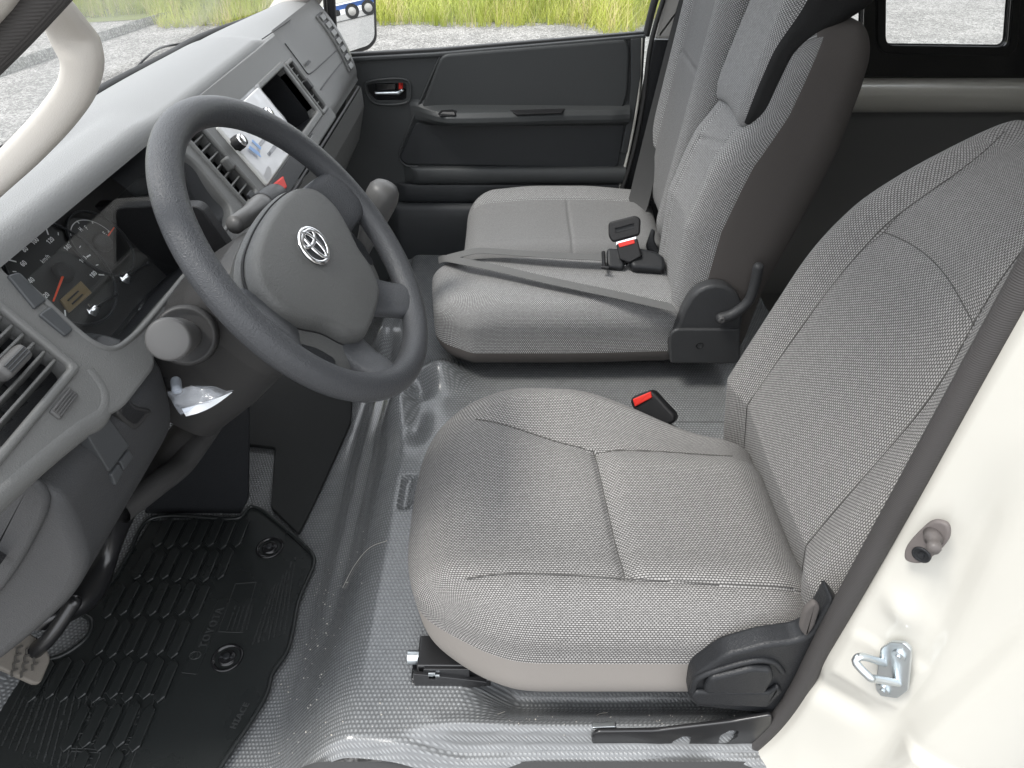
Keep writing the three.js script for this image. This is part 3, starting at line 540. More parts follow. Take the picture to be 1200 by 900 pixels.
  part(bk, 'seam', tube(Array.from({ length: 21 }, (_, i) => { const zz = -.56 + 1.12 * i / 20; return bs((.56 - .06 * zz * zz) / H, zz); }), .0006, { seg: 60, rad: 6 }), M.seam);
  // black side trim with recliner grip, on the door side
  const SD = side(.694);
  const tr = part(s, 'side_trim', extPx(SD, [[806, 815], [812, 795], [848, 770], [895, 757], [935, 752], [950, 744], [975, 700], [990, 720], [960, 800], [905, 838], [815, 829]], { n0: -.03, h: .03, bevel: .006, r: .012 }), M.darkTrim);
  part(tr, 'recliner_grip', merge([extPx(SD, [[826, 808], [832, 797], [880, 785], [905, 786], [908, 796], [897, 814], [826, 814]], { n0: -.002, h: .012, bevel: .005, r: .006 }), extPx(SD, [[810, 818], [815, 812], [900, 813], [912, 805], [918, 812], [900, 830], [815, 826]], { n0: -.002, h: .009, bevel: .004, r: .005 })]), M.darkTrim);
  part(tr, 'grip_lip', tube(SD.pxs([[812, 812], [818, 798], [850, 785], [890, 776], [908, 779], [918, 790]], .004).map((q) => SD.pt(...q, .001)), .004), M.darkTrim);
  part(s, 'hinge_cover', extPx(side(.685), [[937, 738], [943, 716], [955, 706], [962, 712], [955, 735], [945, 748]], { h: .008, bevel: .003, r: .008 }), M.sideCloth);
  // slide rail and hinge foot at the front corner
  const rl = part(s, 'slide_rail', merge([ext(side(.575), rect(-.135, -.01, .172, .205), { h: .05, bevel: .003, r: .003 }), ext(side(.60), rect(-.145, -.03, .160, .178), { h: .03, bevel: .003, r: .003 })]), M.steelBlack);
  part(rl, 'bolt', cyl(V(-.150, .195, .605), V(-.134, .195, .605), .011, .011, 6), M.zinc);
  part(rl, 'bracket', merge([ext(side(.628), [[-.14, .165], [-.045, .165], [-.035, .178], [-.05, .182], [-.14, .20]], { h: .006, bevel: .001, r: .003 }), ext(side(.626), rect(-.125, -.06, .185, .205), { h: .004, bevel: .0008, r: .002 })]), M.steelBlack);
  part(rl, 'rail_tooth', merge([ext(side(.631), rect(-.118, -.108, .188, .201), { h: .003, bevel: .0005, r: .001 }), ext(side(.631), rect(-.112, -.102, .192, .196), { h: .003, bevel: .0005, r: .001 })]), M.zinc);
  part(s, 'far_slide_rail', ext(side(.22), rect(-.13, .36, .165, .215), { h: .045, bevel: .003, r: .003 }), M.steelBlack);
  return s;
}
makeDriverSeat();
{ // jack handle bracket bolted to the floor beside the seat
  const SD = side(.70);
  const b = thing('floor_bracket', 'black stamped steel bracket with two slots screwed to the floor edge', 'bracket', [.2, .16, .71]);
  const p = part(b, 'bar', extPx(SD, [[694, 872], [693, 863], [700, 858], [770, 857], [860, 846], [905, 838], [905, 872], [830, 883], [705, 886], [696, 880]], { n0: .0, h: .006, bevel: .002, r: .006, holes: [[[786, 869], [800, 862], [812, 863], [810, 871], [798, 879], [784, 880]], [[842, 862], [855, 855], [868, 856], [866, 864], [852, 872], [840, 872]]], hr: .004 }), M.steelBlack);
  const c = SD.px(710, 877, .006); part(p, 'screw', turned(SD.pt(...c, .006), V(0, 0, 1), [[.0065, 0], [.006, .002], [.003, .0025], [.0025, .001], [.0001, .001]], 18), M.zinc);
  part(p, 'tab', extPx(SD, [[694, 853], [722, 852], [724, 864], [694, 866]], { n0: -.012, h: .008, bevel: .001, r: .002 }), M.zinc);
}
function makeBench() {
  // centre seat
  const s = thing('centre_seat_assembly', 'centre seat in ribbed grey cloth with charcoal backrest side and hinge cover', 'seat', [.1, .17, -.21]);
  { const w = .56, h = .15, d = .262, HZ = d / 2;
    const c = softBox({ w, h, d, n: [180, 34, 90], r: [.06, .05, .045],
      deform: (p) => { const front = sm(.08, .28, -p.x), k = topW(p, h); let x = p.x + .11, z = p.z, y = p.y; x += .045 * front * sm(.0, HZ, p.z) ** 3 - .02 * front * (1 - sm(-HZ, HZ, p.z)); y += k * (.006 * gauss(p.z - .07, .06) - .004 * sm(0, .28, p.x)); y -= .014 * front * front * k; y += .022 * sm(.0, .28, p.x) * (1 - k) * .3; const lo = 1 - sm(-.05, .0, p.y); z += Math.sign(p.z) * .004 * lo; return V(x, y + .287 - .008 * lo, z - .215); },
      split: (m, ax) => ax === 1 && m.y < 0 ? 'pan' : m.y < -.03 && ax !== 1 ? 'skirt' : 'cushion',
      uvFn: (q, ax) => ax === 1 ? [q.x, q.z] : ax === 2 ? [q.x, Math.sign(q.z) * (HZ + h / 2 - q.y)] : [Math.sign(q.x) * (w / 2 + h / 2 - q.y), q.z] });
    const cu = part(s, 'cushion', c.cushion, M.clothRib); part(cu, 'skirt', c.skirt, M.sideCloth); part(cu, 'seat_pan', c.pan, M.black); }
  { const H = .69, T = .16, D = .245, fx = [[.20, .36], [.36, .348], [.53, .350], [.66, .386], [.75, .436], [.86, .470], [.90, .482]], bxk = [[.20, .505], [.39, .527], [.55, .572], [.68, .602], [.79, .612], [.90, .612]];
    const b = softBox({ w: T, h: H, d: D, n: [50, 170, 70], r: [.055, .07, .04],
      deform: (p) => { const y = .205 + p.y + H / 2, k = (p.x + T / 2) / T; let x = lin(fx, y) * (1 - k) + lin(bxk, y) * k; const front = sm(-.01, .06, -p.x), zz = p.z / (D / 2); x -= front * .012 * gauss(Math.abs(zz) - .8, .3) * (1 - sm(.6, .75, y)); x += front * .003 * (gauss((zz - .52) * D / 2, .004) + gauss((zz + .52) * D / 2, .004)); if (Math.abs(zz) < .52) x += front * .0045 * gauss(y - .665 - .03 * zz, .005); return V(x, y, p.z - .213); },
      split: (m, ax) => m.x > .005 && ax === 0 ? 'back' : ax === 2 && m.x > -.034 ? 'side' : ax === 1 && m.x > -.05 ? 'side' : 'face',
      uvFn: (q, ax) => ax === 0 ? [q.y, q.z] : ax === 2 ? [q.y, Math.sign(q.z) * (D / 2 + T / 2 + q.x)] : [q.y, q.z] });
    const bk = part(s, 'backrest', b.face, M.clothRib); part(bk, 'side_panel', b.side, M.sideCloth, 'plain charcoal cloth side of the backrest'); part(bk, 'back_cover', b.back, M.sideCloth);
    // head pad lying on the upper backrest
    const hp = softBox({ w: .07, h: .42, d: .215, n: [24, 110, 70], r: [.028, .05, .03],
      deform: (p) => { const y = .725 + p.y + .21, k = (p.x + .035) / .07, f = lin([[.70, .408], [.735, .400], [.83, .424], [.94, .452], [1.14, .52]], y); let x = f + k * (.06 + .09 * sm(.84, .93, y)); const zz = p.z / .1125; return V(x, y - .02 * zz * zz * sm(.8, .72, y), p.z - .215); },
      split: (m, ax) => ax === 2 && m.x > -.022 || (m.x > .0) ? 'shell' : 'face', uvFn: (q, ax) => ax === 0 ? [q.y, q.z] : ax === 2 ? [q.y, Math.sign(q.z) * (.11 + q.x)] : [q.x, q.z] });
    const pd = part(s, 'head_pad', hp.face, M.clothRib); part(pd, 'shell', hp.shell, M.backPad); }
  const SD = side(-.085);
  const hc = part(s, 'hinge_cover', extPx(SD, [[786, 427], [784, 405], [789, 398], [800, 365], [812, 345], [830, 334], [850, 334], [866, 345], [872, 362], [868, 392], [866, 427]], { n0: -.004, h: .03, bevel: .007, r: .018 }), M.dashLow);
  part(hc, 'lower_step', extPx(SD, [[785, 426], [785, 392], [792, 386], [868, 386], [867, 426]], { n0: .024, h: .009, bevel: .004, r: .008 }), M.dashLow);
  const hb = SD.px(820, 405, .033); part(hc, 'bolt', merge([turned(SD.pt(...hb, .032), V(0, 0, 1), [[.0085, 0], [.0085, .0015], [.006, .002], [.0055, -.002], [.0001, -.002]], 20)]), M.black);
  const L = [[845, 373], [858, 369], [877, 354], [884, 336], [889, 314]].map((q) => SD.pt(...SD.px(...q, .04), .038));
  const lv = part(hc, 'recliner_lever', capTube(L, .0105, { seg: 40, rad: 14 }), M.dashLow);
  part(lv, 'pivot_bolt', turned(L[0].clone().add(V(0, 0, .0085)), V(0, 0, 1), [[.007, 0], [.0065, .003], [.003, .0035], [.0025, .002], [.0001, .002]], 18), M.stalk);
  part(s, 'base', ext(side(-.32), rect(.02, .46, .155, .23), { h: .14, bevel: .004, r: .01 }), M.black);
  // passenger seat
  const q = thing('passenger_seat_assembly', 'passenger seat in plain grey cloth with ribbed outer bolster beside the door', 'seat', [.1, .17, -.52]);
  { const w = .50, h = .15, d = .365, HZ = d / 2;
    const c = softBox({ w, h, d, n: [150, 30, 110], r: [.06, .055, .06],
      deform: (p) => { const front = sm(.05, .25, -p.x), k = topW(p, h); let x = p.x + .13, z = p.z, y = p.y; x += .05 * front * sm(.3, 1, -p.z / HZ) ** 2; y += k * .028 * gauss(p.z + .125, .06) * (1 - .5 * sm(.05, .25, p.x)); y -= .012 * front * k; z -= .52; const sx = .145; if (p.z > -.075 && k > .2) y -= k * .004 * gauss(x - sx, .0035); y -= k * .003 * gauss(p.z + .075, .0035); return V(x, y + .297, z); },
      split: (m, ax) => ax === 1 && m.y < 0 ? 'pan' : (m.z < -.075 && ax === 1) || (ax === 2 && m.z < 0) ? 'bolster' : 'cushion',
      uvFn: (q2, ax) => ax === 1 ? [q2.x, q2.z] : ax === 2 ? [q2.x, Math.sign(q2.z) * (HZ + h / 2 - q2.y)] : [Math.sign(q2.x) * (w / 2 + h / 2 - q2.y), q2.z] });
    const cu = part(q, 'cushion', c.cushion, M.clothPlain); part(cu, 'bolster', c.bolster, M.clothRib); part(cu, 'seat_pan', c.pan, M.black); }
  { const H = .78, T = .15, D = .35, a = .13;
    const b = softBox({ w: T, h: H, d: D, n: [30, 160, 110], r: [.05, .07, .05],
      deform: (p) => { const y = p.y + H / 2, zz = p.z / (D / 2), t = y / H, front = sm(-.01, .05, -p.x); let x = p.x + T / 2; x -= front * .026 * gauss(Math.abs(zz) - .82, .25); x += front * .003 * (gauss((zz - .60) * D / 2, .004) + gauss((zz + .60) * D / 2, .004)); if (Math.abs(zz) < .6) x += front * .0045 * gauss(y - .37 - .03 * zz * zz, .005); return V(.358 + x * Math.cos(a) + y * Math.sin(a), .36 + y * Math.cos(a) - x * Math.sin(a), p.z * (1 - .12 * sm(.6, 1, t)) - .525); },
      split: (m, ax) => m.x > 0 && ax === 0 ? 'back' : Math.abs(m.z) > .6 * .175 ? 'bolster' : 'face', uvFn: (q2, ax) => ax === 0 ? [q2.y, q2.z] : [q2.y, q2.z + q2.x] });
    const bk = part(q, 'backrest', b.face, M.clothPlain); part(bk, 'bolster', b.bolster, M.clothRib); part(bk, 'back_cover', b.back, M.sideCloth); }
  part(q, 'base', ext(side(-.66), rect(-.06, .42, .155, .225), { h: .26, bevel: .004, r: .01 }), M.black);
}
makeBench();
// ---------------------------------------------------------------- belts
{
  const b = thing('passenger_belt', 'black shoulder belt hanging beside the passenger seat and door pillar', 'seat belt', [.3, .4, -.66]);
  part(b, 'webbing', ribbon([at(822, -40, 'z', -.70), at(806, 12, 'z', -.69), at(776, 125, 'z', -.66), at(757, 200, 'z', -.62), at(747, 240, 'z', -.58), at(740, 258, 'z', -.545)], V(.8, 0, .6), .058), M.webBlack);
  const fr = new Frame(at(730, 268, 'y', .425).toArray(), [1, .18, .1], [-.12, .8, -.55]);
  const loop = part(b, 'tongue', extPx(fr, [[713, 260], [745, 252], [751, 256], [750, 275], [718, 284], [713, 277]], { n0: 0, h: .014, bevel: .004, r: .008, holes: [[[718, 266], [744, 259], [746, 269], [720, 276]]], hr: .003 }), M.black);
  part(loop, 'tongue_sleeve', extPx(fr, [[719, 267], [743, 261], [745, 268], [721, 274]], { n0: .002, h: .006, bevel: .002, r: .002 }), M.darkTrim);
  part(b, 'plate', extPx(fr, [[722, 280], [745, 274], [746, 284], [742, 290], [726, 292], [722, 288]], { n0: .002, h: .003, bevel: .0005, r: .003 }), M.chrome);
  const bk = thing('red_buckle', 'upright black buckle with red button behind the passenger belt tongue', 'buckle', [.28, .36, -.46]);
  const f2 = new Frame(at(735, 290, 'y', .41).toArray(), [1, .18, .1], [-.12, .8, -.55]);
  part(bk, 'housing', extPx(f2, [[722, 286], [747, 279], [752, 300], [738, 308], [726, 304]], { n0: -.012, h: .018, bevel: .003, r: .004 }), M.black);
  part(bk, 'release_button', extPx(f2, [[724, 285], [743, 280], [744, 285], [726, 290]], { n0: .005, h: .003, bevel: .001, r: .002 }), M.red);
  // centre lap belt
  const c = thing('centre_belt', 'dark grey lap belt lying across the centre seat with latched buckle', 'seat belt', [.1, .37, -.25]);
  const Y = .383, S = (u, v, y = Y) => at(u, v, 'y', y);
  part(c, 'webbing', ribbon([S(790, 361, .372), S(720, 345, .381), S(640, 328, .385), S(580, 314, .384), S(540, 306, .378), S(522, 303, .362), S(514, 305, .33)], V(.12, .02, 1), .035), M.web);
  part(c, 'short_webbing', ribbon([S(708, 302, .386), S(660, 300, .386), S(600, 296, .384), S(560, 294, .380), S(540, 298, .372), S(524, 302, .36)], V(.1, .1, 1), .036), M.web);
  const LB = new Frame([.2, .385, -.3], [1, 0, .12], [0, .55, -.85]);
  const tg = part(c, 'latch_tongue', extPx(LB, [[711, 293], [713, 290], [731, 291], [733, 293], [732, 312], [729, 314], [714, 313], [711, 310]], { n0: 0, h: .018, bevel: .006, r: .006 }), M.darkTrim);
  part(tg, 'slider_bar', merge([cyl(at(707, 296, 'y', .39), at(708, 313, 'y', .385), .0045), cyl(at(705, 313, 'y', .385), at(713, 314, 'y', .385), .004)]), M.black);
  part(c, 'latch_plate', extPx(LB, [[730, 300], [740, 299], [741, 304], [734, 311], [730, 312]], { n0: .004, h: .003, bevel: .0006, r: .001 }), M.chrome);
  const bu = part(c, 'buckle', extPx(LB, [[738, 291], [742, 288], [768, 293], [779, 300], [781, 312], [777, 316], [742, 314], [738, 308]], { n0: -.004, h: .03, bevel: .009, r: .01 }), M.darkTrim);
  part(bu, 'release_button', extPx(LB, [[737, 291], [741, 288], [741, 297], [738, 302]], { n0: .004, h: .02, bevel: .002, r: .002 }), M.red);
  const st = thing('buckle_sheath', 'black rubber buckle sheath between passenger and centre seat', 'buckle', [.33, .37, -.36]);
  part(st, 'sheath', extPx(new Frame([.32, .40, -.36], [1, 0, .1], [.2, .9, -.3]), [[757, 288], [764, 268], [768, 270], [767, 282], [774, 296], [771, 300], [758, 293]], { n0: -.01, h: .02, bevel: .005, r: .006 }), M.darkTrim);
  // driver's buckle between the seats
  const d = thing('driver_buckle', 'black buckle with red press button beside the driver cushion', 'buckle', [.27, .2, .12]);
  const DB = new Frame([.255, .31, .15], [.62, -.45, .60], [.4, .75, -.2]);
  const hs = part(d, 'housing', extPx(DB, [[738, 470], [741, 465], [761, 458], [766, 460], [791, 487], [791, 495], [772, 503], [766, 503], [742, 480]], { n0: -.014, h: .028, bevel: .005, r: .006 }), M.black);
  part(hs, 'release_button', extPx(DB, [[741, 468], [762, 459], [764, 466], [744, 477]], { n0: .008, h: .010, bevel: .002, r: .002 }), M.red);
  part(d, 'stalk', ribbon([DB.pt(...DB.px(778, 495), 0), at(800, 508, 'y', .25), at(835, 520, 'y', .20)], V(0, .3, 1), .03, .004, 20), M.black);
}
// ---------------------------------------------------------------- dashboard
const dash = thing('dashboard', 'grey moulded dashboard with instrument cluster, vents and centre stack', 'dashboard', [-.55, .3, 0]);
{
  const wx = (z) => spl([[-.74, -.595], [-.4, -.662], [0, -.686], [.4, -.662], [.74, -.605]], z)[0];
  // top pad, lip to windscreen
  const hood = (z) => sm(.16, .28, z) * (1 - sm(.60, .72, z));
  const top = gridGeo(180, 40, (s, t) => {
    const z = .735 - 1.45 * s, hd = hood(z), ps = sm(-.27, -.36, z), bl = .022 * sm(-.40, -.66, z), lipx = -.478 + .006 * hd + .85 * bl, lipy = .820 + .004 * hd + .527 * bl - .014 * ps - .02 * sm(.64, .735, z);
    const k = t < .2 ? t / .2 : 1, m = t < .2 ? 0 : (t - .2) / .8; // lip roll, then the slope to the glass
    const x1 = lipx - .018, y1 = lipy + .014 + .005 * hd;
    if (t < .2) { const a = k * Math.PI / 2; return V(lipx - .018 * (1 - Math.cos(a)), lipy - .006 + (y1 - lipy + .006) * Math.sin(a), z); }
    const X = x1 + (wx(z) - x1) * m, Y = y1 + (.797 - y1) * m * m + .010 * Math.sin(m * Math.PI) * (1 - .4 * hd) - .006 * hd * gauss(m - .35, .12);
    return V(X, Y - .004 * gauss(m - .90, .012), z);
  });
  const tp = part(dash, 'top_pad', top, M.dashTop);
  part(tp, 'defroster_slot', tube(Array.from({ length: 12 }, (_, i) => { const z = .7 - 1.38 * i / 11; return V(wx(z) + .022, .8035, z); }), .0022, { seg: 60, rad: 6 }), M.black);
  const ab = (z, m) => { const x1 = -.49; const X = x1 + (wx(z) - x1) * m; return V(X, .832 + (.797 - .832) * m * m + .0098 * Math.sin(m * Math.PI) - .0015, z); };
  // seam of the airbag lid
  part(tp, 'airbag_seam', merge([tube([V(-.478, .8305, -.30), V(-.474, .829, -.45), V(-.470, .827, -.66)], .0012, { rad: 5 })]), M.darkTrim);
  part(tp, 'sensor_seam', tube([ab(.70, .05), ab(.55, .16), ab(.45, .20), ab(.36, .22)], .0011, { rad: 5 }), M.darkTrim);

  // face panel with openings, driver side to centre
  const vN = [-.745, -.633, -.108, -.022], cl = [[-.592, .0], [-.586, -.118], [-.545, -.131], [-.40, -.136], [-.235, -.142], [-.205, -.130], [-.196, -.06], [-.21, -.004], [-.30, .0]], cv = rect(-.170, -.118, -.148, -.026), ra = rect(.143, .307, -.150, -.047), rv = rect(.322, .366, -.160, -.048);
  const fp = part(dash, 'face_panel', ext(DASH, [[-.80, -.125], [-.71, -.138], [-.665, -.150], [-.628, -.165], [-.555, -.168], [-.525, -.150], [-.375, -.155], [-.30, -.188], [.385, -.188], [.385, .004], [-.80, .004]], { n0: -.022, h: .022, bevel: .004, r: .01, holes: [rect(...vN), cl, cv, ra, rv], hr: .012 }), M.dash);
  // back of every opening
  part(dash, 'inner_wall', ext(DASH, rect(-.76, .385, -.19, .0), { n0: -.125, h: .006, bevel: 0, r: 0 }), M.black);
  part(fp, 'pod_lip', tube([[-.82, -.118], [-.74, -.130], [-.68, -.142], [-.648, -.150], [-.628, -.140], [-.618, -.118]].map(([a, b]) => DASH.pt(a, b, -.012)), .013, { seg: 50, rad: 14 }), M.dash);
  // outboard vent
  const vent = (name, a0, a1, b0, b1, n, lab, nV = 3, dir = 1) => {
    const v = part(dash, name, ext(DASH, rect(a0, a1, b0, b1), { n0: -.004, h: .008, bevel: .003, r: .006, holes: [rect(a0 + .008, a1 - .008, b0 + .008, b1 - .008)], hr: .004 }), M.dash, lab);
    for (let i = 0; i < n; i++) {
      const B = b0 + .012 + (b1 - b0 - .024) * (i + .5) / n, fr = new Frame(DASH.pt((a0 + a1) / 2, B, -.012).toArray(), DASH.a.toArray(), DASH.b.clone().multiplyScalar(.35).addScaledVector(DASH.n, dir * .93).toArray());
      part(v, 'slat', ext(fr, rect(-(a1 - a0) / 2 + .008, (a1 - a0) / 2 - .008, -.010, .010), { n0: -.0012, h: .0028, bevel: .001, r: .001 }), M.dash);
    }
    for (let i = 0; i < nV; i++) part(v, 'rear_slat', ext(DASH, rect(a0 + (a1 - a0) * (i + 1) / (nV + 1) - .001, a0 + (a1 - a0) * (i + 1) / (nV + 1) + .001, b0 + .01, b1 - .01), { n0: -.045, h: .02, bevel: 0, r: 0 }), M.darkTrim);
    return v;
  };
  const v1 = vent('side_vent', -.77, -.626, -.110, -.018, 6, 'outboard air vent with slanted slats', 5);
  part(v1, 'knob', ext(DASH, rect(-.694, -.656, -.072, -.056), { n0: -.004, h: .016, bevel: .005, r: .006 }), M.stalk);
  for (const k of [-1, 0, 1]) part(v1, 'knob_ridge', cyl(DASH.pt(-.690, -.064 + k * .003, .0125), DASH.pt(-.660, -.064 + k * .003, .0125), .0008, .0008, 6), M.blank);
  part(v1, 'shutter_wheel', merge([ext(DASH, rect(-.690, -.654, -.124, -.113), { n0: -.003, h: .006, bevel: .002, r: .002 }), ...[0, 1, 2, 3].map((k) => bxf(DASH, -.672, -.1222 + k * .0025, .002, .030, .0014, .002, .0005))]), M.stalk);
  const v2 = vent('centre_vent', -.176, -.112, -.150, -.022, 7, 'centre air vent beside the instrument hood', 2);
  part(v2, 'knob', ext(DASH, rect(-.148, -.134, -.098, -.078), { n0: .0, h: .014, bevel: .004, r: .004 }), M.pad);
  part(v2, 'shutter_wheel', bxf(DASH, -.146, -.143, .002, .022, .016, .004), M.darkTrim);
  const v3 = vent('far_centre_vent', .320, .368, -.163, -.045, 6, 'narrow air vent beside the storage recess', 1);
  part(v3, 'knob', ext(DASH, rect(.335, .352, -.112, -.092), { n0: .0, h: .012, bevel: .003, r: .003 }), M.black);
  // instrument cluster
  const N0 = -.062;
  const clu = part(dash, 'instrument_cluster', ext(DASH, [[-.60, .0], [-.597, -.135], [-.19, -.145], [-.185, -.0]], { n0: N0 - .03, h: .01, bevel: 0, r: 0 }), plastic([.028, .027, .027], .6, .0002, fineGrain));
  // walls of the binnacle
  const ring = cl.map(([a, b]) => [a, b]), cxy = [-.39, -.065];
  const wall = gridGeo(120, 8, (s, t) => { const c = new THREE.CatmullRomCurve3(ring.map(([a, b]) => V(a, b, 0)), true, 'centripetal', .2), p = c.getPoint(s), k = 1 - .07 * t; const A = cxy[0] + (p.x - cxy[0]) * (1 - t * (.06 + .20 * sm(-.40, -.22, p.x))), B = cxy[1] + (p.y - cxy[1]) * (1 - .05 * t); return DASH.pt(A, B, -.008 - (N0 * -1 + .02) * t); });
  part(clu, 'binnacle_wall', wall, M.darkTrim);
  part(clu, 'lower_bezel', tube([[-.586, -.03], [-.588, -.105], [-.578, -.122], [-.545, -.131], [-.40, -.136], [-.25, -.142]].map(([a, b]) => DASH.pt(a, b, -.002)), .0035, { seg: 60 }), M.dash);
  // dials: print on flat discs
  const dial = (size, draw) => { const c = document.createElement('canvas'); c.width = c.height = size; const x = c.getContext('2d'); x.fillStyle = '#070808'; x.fillRect(0, 0, size, size); x.translate(size / 2, size / 2); x.scale(size / 2, size / 2); draw(x); const t = new THREE.CanvasTexture(c); t.colorSpace = THREE.SRGBColorSpace; return t; };
  const disc = (A, B, r, t, name, lab) => { const g = new THREE.CircleGeometry(r, 64); g.translate(A, B, N0 - .012 - (r < .05 ? .004 : 0)); g.applyMatrix4(DASH.m()); g.userData.keepUV = true; return part(clu, name, g, new THREE.MeshPhysicalMaterial({ map: t, roughness: .5 }), lab); };
  const NP = N0 - .012, sc = DASH.px(72, 320, NP), fc = DASH.px(118, 286, NP);
  const rs = .062;
  const spT = dial(512, (x) => {
    x.strokeStyle = '#e8e8e8'; x.fillStyle = '#f2f2f2'; x.textAlign = 'center'; x.textBaseline = 'middle';
    for (let k = 0; k <= 18; k++) { const a = (-215 + 250 * k / 18) * Math.PI / 180, b = k % 2 === 0; x.lineWidth = b ? .03 : .018; x.beginPath(); x.moveTo(Math.cos(a) * (b ? .80 : .86), Math.sin(a) * (b ? .80 : .86)); x.lineTo(Math.cos(a) * .93, Math.sin(a) * .93); x.stroke(); if (b) { x.font = 'bold .17px sans-serif'; x.save(); x.translate(Math.cos(a) * .68, Math.sin(a) * .68); x.scale(.01, .01); x.font = 'bold 12px sans-serif'; x.fillText(String(k * 10), 0, 0); x.restore(); } }
    x.save(); x.translate(0, -.34); x.scale(.01, .01); x.font = '11px sans-serif'; x.fillText('km/h', 0, 0); x.restore();
  });
  const sd = disc(sc[0], sc[1], rs, spT, 'speedometer', 'round black speedometer dial with white numerals');
  const ndl = (parent, c, A, B, len, w) => { const L = Math.hypot(A, B); part(parent, 'needle', cyl(DASH.pt(c[0] + A / L * .006, c[1] + B / L * .006, NP + .006), DASH.pt(c[0] + A / L * len, c[1] + B / L * len, NP + .006), w, w * .6, 8), M.orange); part(parent, 'hub', turned(DASH.pt(...c, NP + .001), DASH.n, [[.012, 0], [.012, .004], [.009, .009], [.0001, .0095]], 24), M.black); };
  const t1 = DASH.px(61, 349, NP); ndl(sd, sc, t1[0] - sc[0], t1[1] - sc[1], .050, .0015);
  const fT = dial(256, (x) => { x.strokeStyle = '#cfcfcf'; x.lineWidth = .03; x.beginPath(); x.arc(0, 0, .84, -2.7, -.1); x.stroke(); x.fillStyle = '#eee'; for (let k = 0; k <= 4; k++) { const a = -2.7 + 2.6 * k / 4; x.beginPath(); x.moveTo(Math.cos(a) * .76, Math.sin(a) * .76); x.lineTo(Math.cos(a) * .86, Math.sin(a) * .86); x.lineWidth = .045; x.stroke(); } x.textAlign = 'center'; x.textBaseline = 'middle'; for (const [c, a, r] of [['C', -2.65, .6], ['H', -1.6, .62], ['E', -.2, .62], ['F', -1.2, .6]]) { x.save(); x.translate(Math.cos(a) * r, Math.sin(a) * r); x.scale(.01, .01); x.font = 'bold 18px sans-serif'; x.fillText(c, 0, 0); x.restore(); } });
  const fd = disc(fc[0], fc[1], .042, fT, 'fuel_gauge', 'small black gauge with white arc');
  const t2 = DASH.px(133, 265, NP); ndl(fd, fc, t2[0] - fc[0], t2[1] - fc[1], .034, .0012);
  for (const [c, r] of [[sc, rs + .004], [fc, .044]]) { const g = new THREE.TorusGeometry(r, .0016, 8, 60); g.applyMatrix4(new THREE.Matrix4().makeTranslation(c[0], c[1], NP + .002)); g.applyMatrix4(DASH.m()); part(clu, 'dial_ring', g, M.darkTrim); }
  part(clu, 'display', extPx(DASH, [[71, 351], [95, 329], [108, 343], [82, 366]], { n0: NP, h: .003, bevel: .0006, r: .001 }), new THREE.MeshPhysicalMaterial({ color: rgb(.17, .12, .05), roughness: .35 }), 'amber odometer display');
  for (const q of [[[80, 352], [92, 341]], [[85, 356], [97, 345]]]) part(clu, 'display_digits', cyl(DASH.pt(...DASH.px(...q[0], NP + .004), NP + .0035), DASH.pt(...DASH.px(...q[1], NP + .004), NP + .0035), .0012, .0012, 4), M.black);
  for (const [u, v, u2, v2] of [[128, 350, 144, 339], [165, 313, 181, 303]]) {
    const c = DASH.px(u, v, N0 + .02), e = DASH.px(u2, v2, N0 + .03);
    const k = part(clu, 'reset_stalk', merge([cyl(DASH.pt(...c, N0 - .02), DASH.pt(...e, N0 + .018), .0016), turned(DASH.pt(...e, N0 + .015), DASH.n, [[.0028, 0], [.0032, .004], [.0001, .0045]], 14)]), M.black);
    part(k, 'clip', merge([turned(DASH.pt(...c, N0 - .01), DASH.n, [[.0075, 0], [.0085, .002], [.005, .003], [.0045, .008], [.0001, .0085]], 7)]), M.chrome);
  }
  const LF = new Frame(DASH.pt(0, -.134, -.058).toArray(), DASH.a.toArray(), DASH.b.clone().multiplyScalar(.86).addScaledVector(DASH.n, .5).toArray()); const lens = ext(LF, [[-.590, .128], [-.586, .004], [-.22, .002], [-.215, .128]], { n0: 0, h: .002, bevel: 0, r: .006 }); part(clu, 'lens', lens, M.glass);
  // switch blanks left of the cluster
  for (const px of [[[9, 322], [23, 318], [56, 351], [42, 362]], [[46, 368], [60, 358], [87, 386], [78, 394]]]) part(dash, 'switch_blank', extPx(DASH, px, { n0: -.003, h: .006, bevel: .0018, r: .003 }), M.blank);
  // side panel of the binnacle, right of the wheel rim, with two blanks
  for (const [a0, a1, b0, b1] of [[-.262, -.238, -.062, -.03], [-.262, -.238, -.108, -.068]]) part(dash, 'switch_blank', ext(new Frame(DASH.pt(0, 0, -.03).toArray(), DASH.a.toArray(), DASH.b.toArray()), rect(a0, a1, b0, b1), { n0: -.002, h: .005, bevel: .0015, r: .002 }), M.blank);
  // heater panel under clear film
  const ac = part(dash, 'heater_panel', ext(DASH, rect(-.083, .138, -.152, -.043), { n0: -.004, h: .008, bevel: .002, r: .004 }), plastic([.50, .50, .48], .35, .0001, fineGrain), 'silver white heater control panel under protective film');
  const film = gridGeo(40, 24, (s, t) => DASH.pt(-.080 + .215 * s, -.148 + .11 * t, .0052 + .0035 * vnoise(s * 9 + 3, t * 7)));
  part(ac, 'film', film, new THREE.MeshPhysicalMaterial({ color: rgb(.98, .98, 1), roughness: .08, transmission: 1, thickness: 0 }));
  part(ac, 'film_blue_patches', merge([ext(DASH, [[-.060, -.095], [-.050, -.093], [-.040, -.110], [-.046, -.118]], { n0: .009, h: .0006, bevel: 0, r: .002 }), ext(DASH, [[-.035, -.092], [-.028, -.09], [-.022, -.108], [-.030, -.11]], { n0: .009, h: .0006, bevel: 0, r: .002 })]), new THREE.MeshStandardMaterial({ color: rgb(.22, .36, .62), roughness: .5 }));  // two flat blue patches lying just over the film
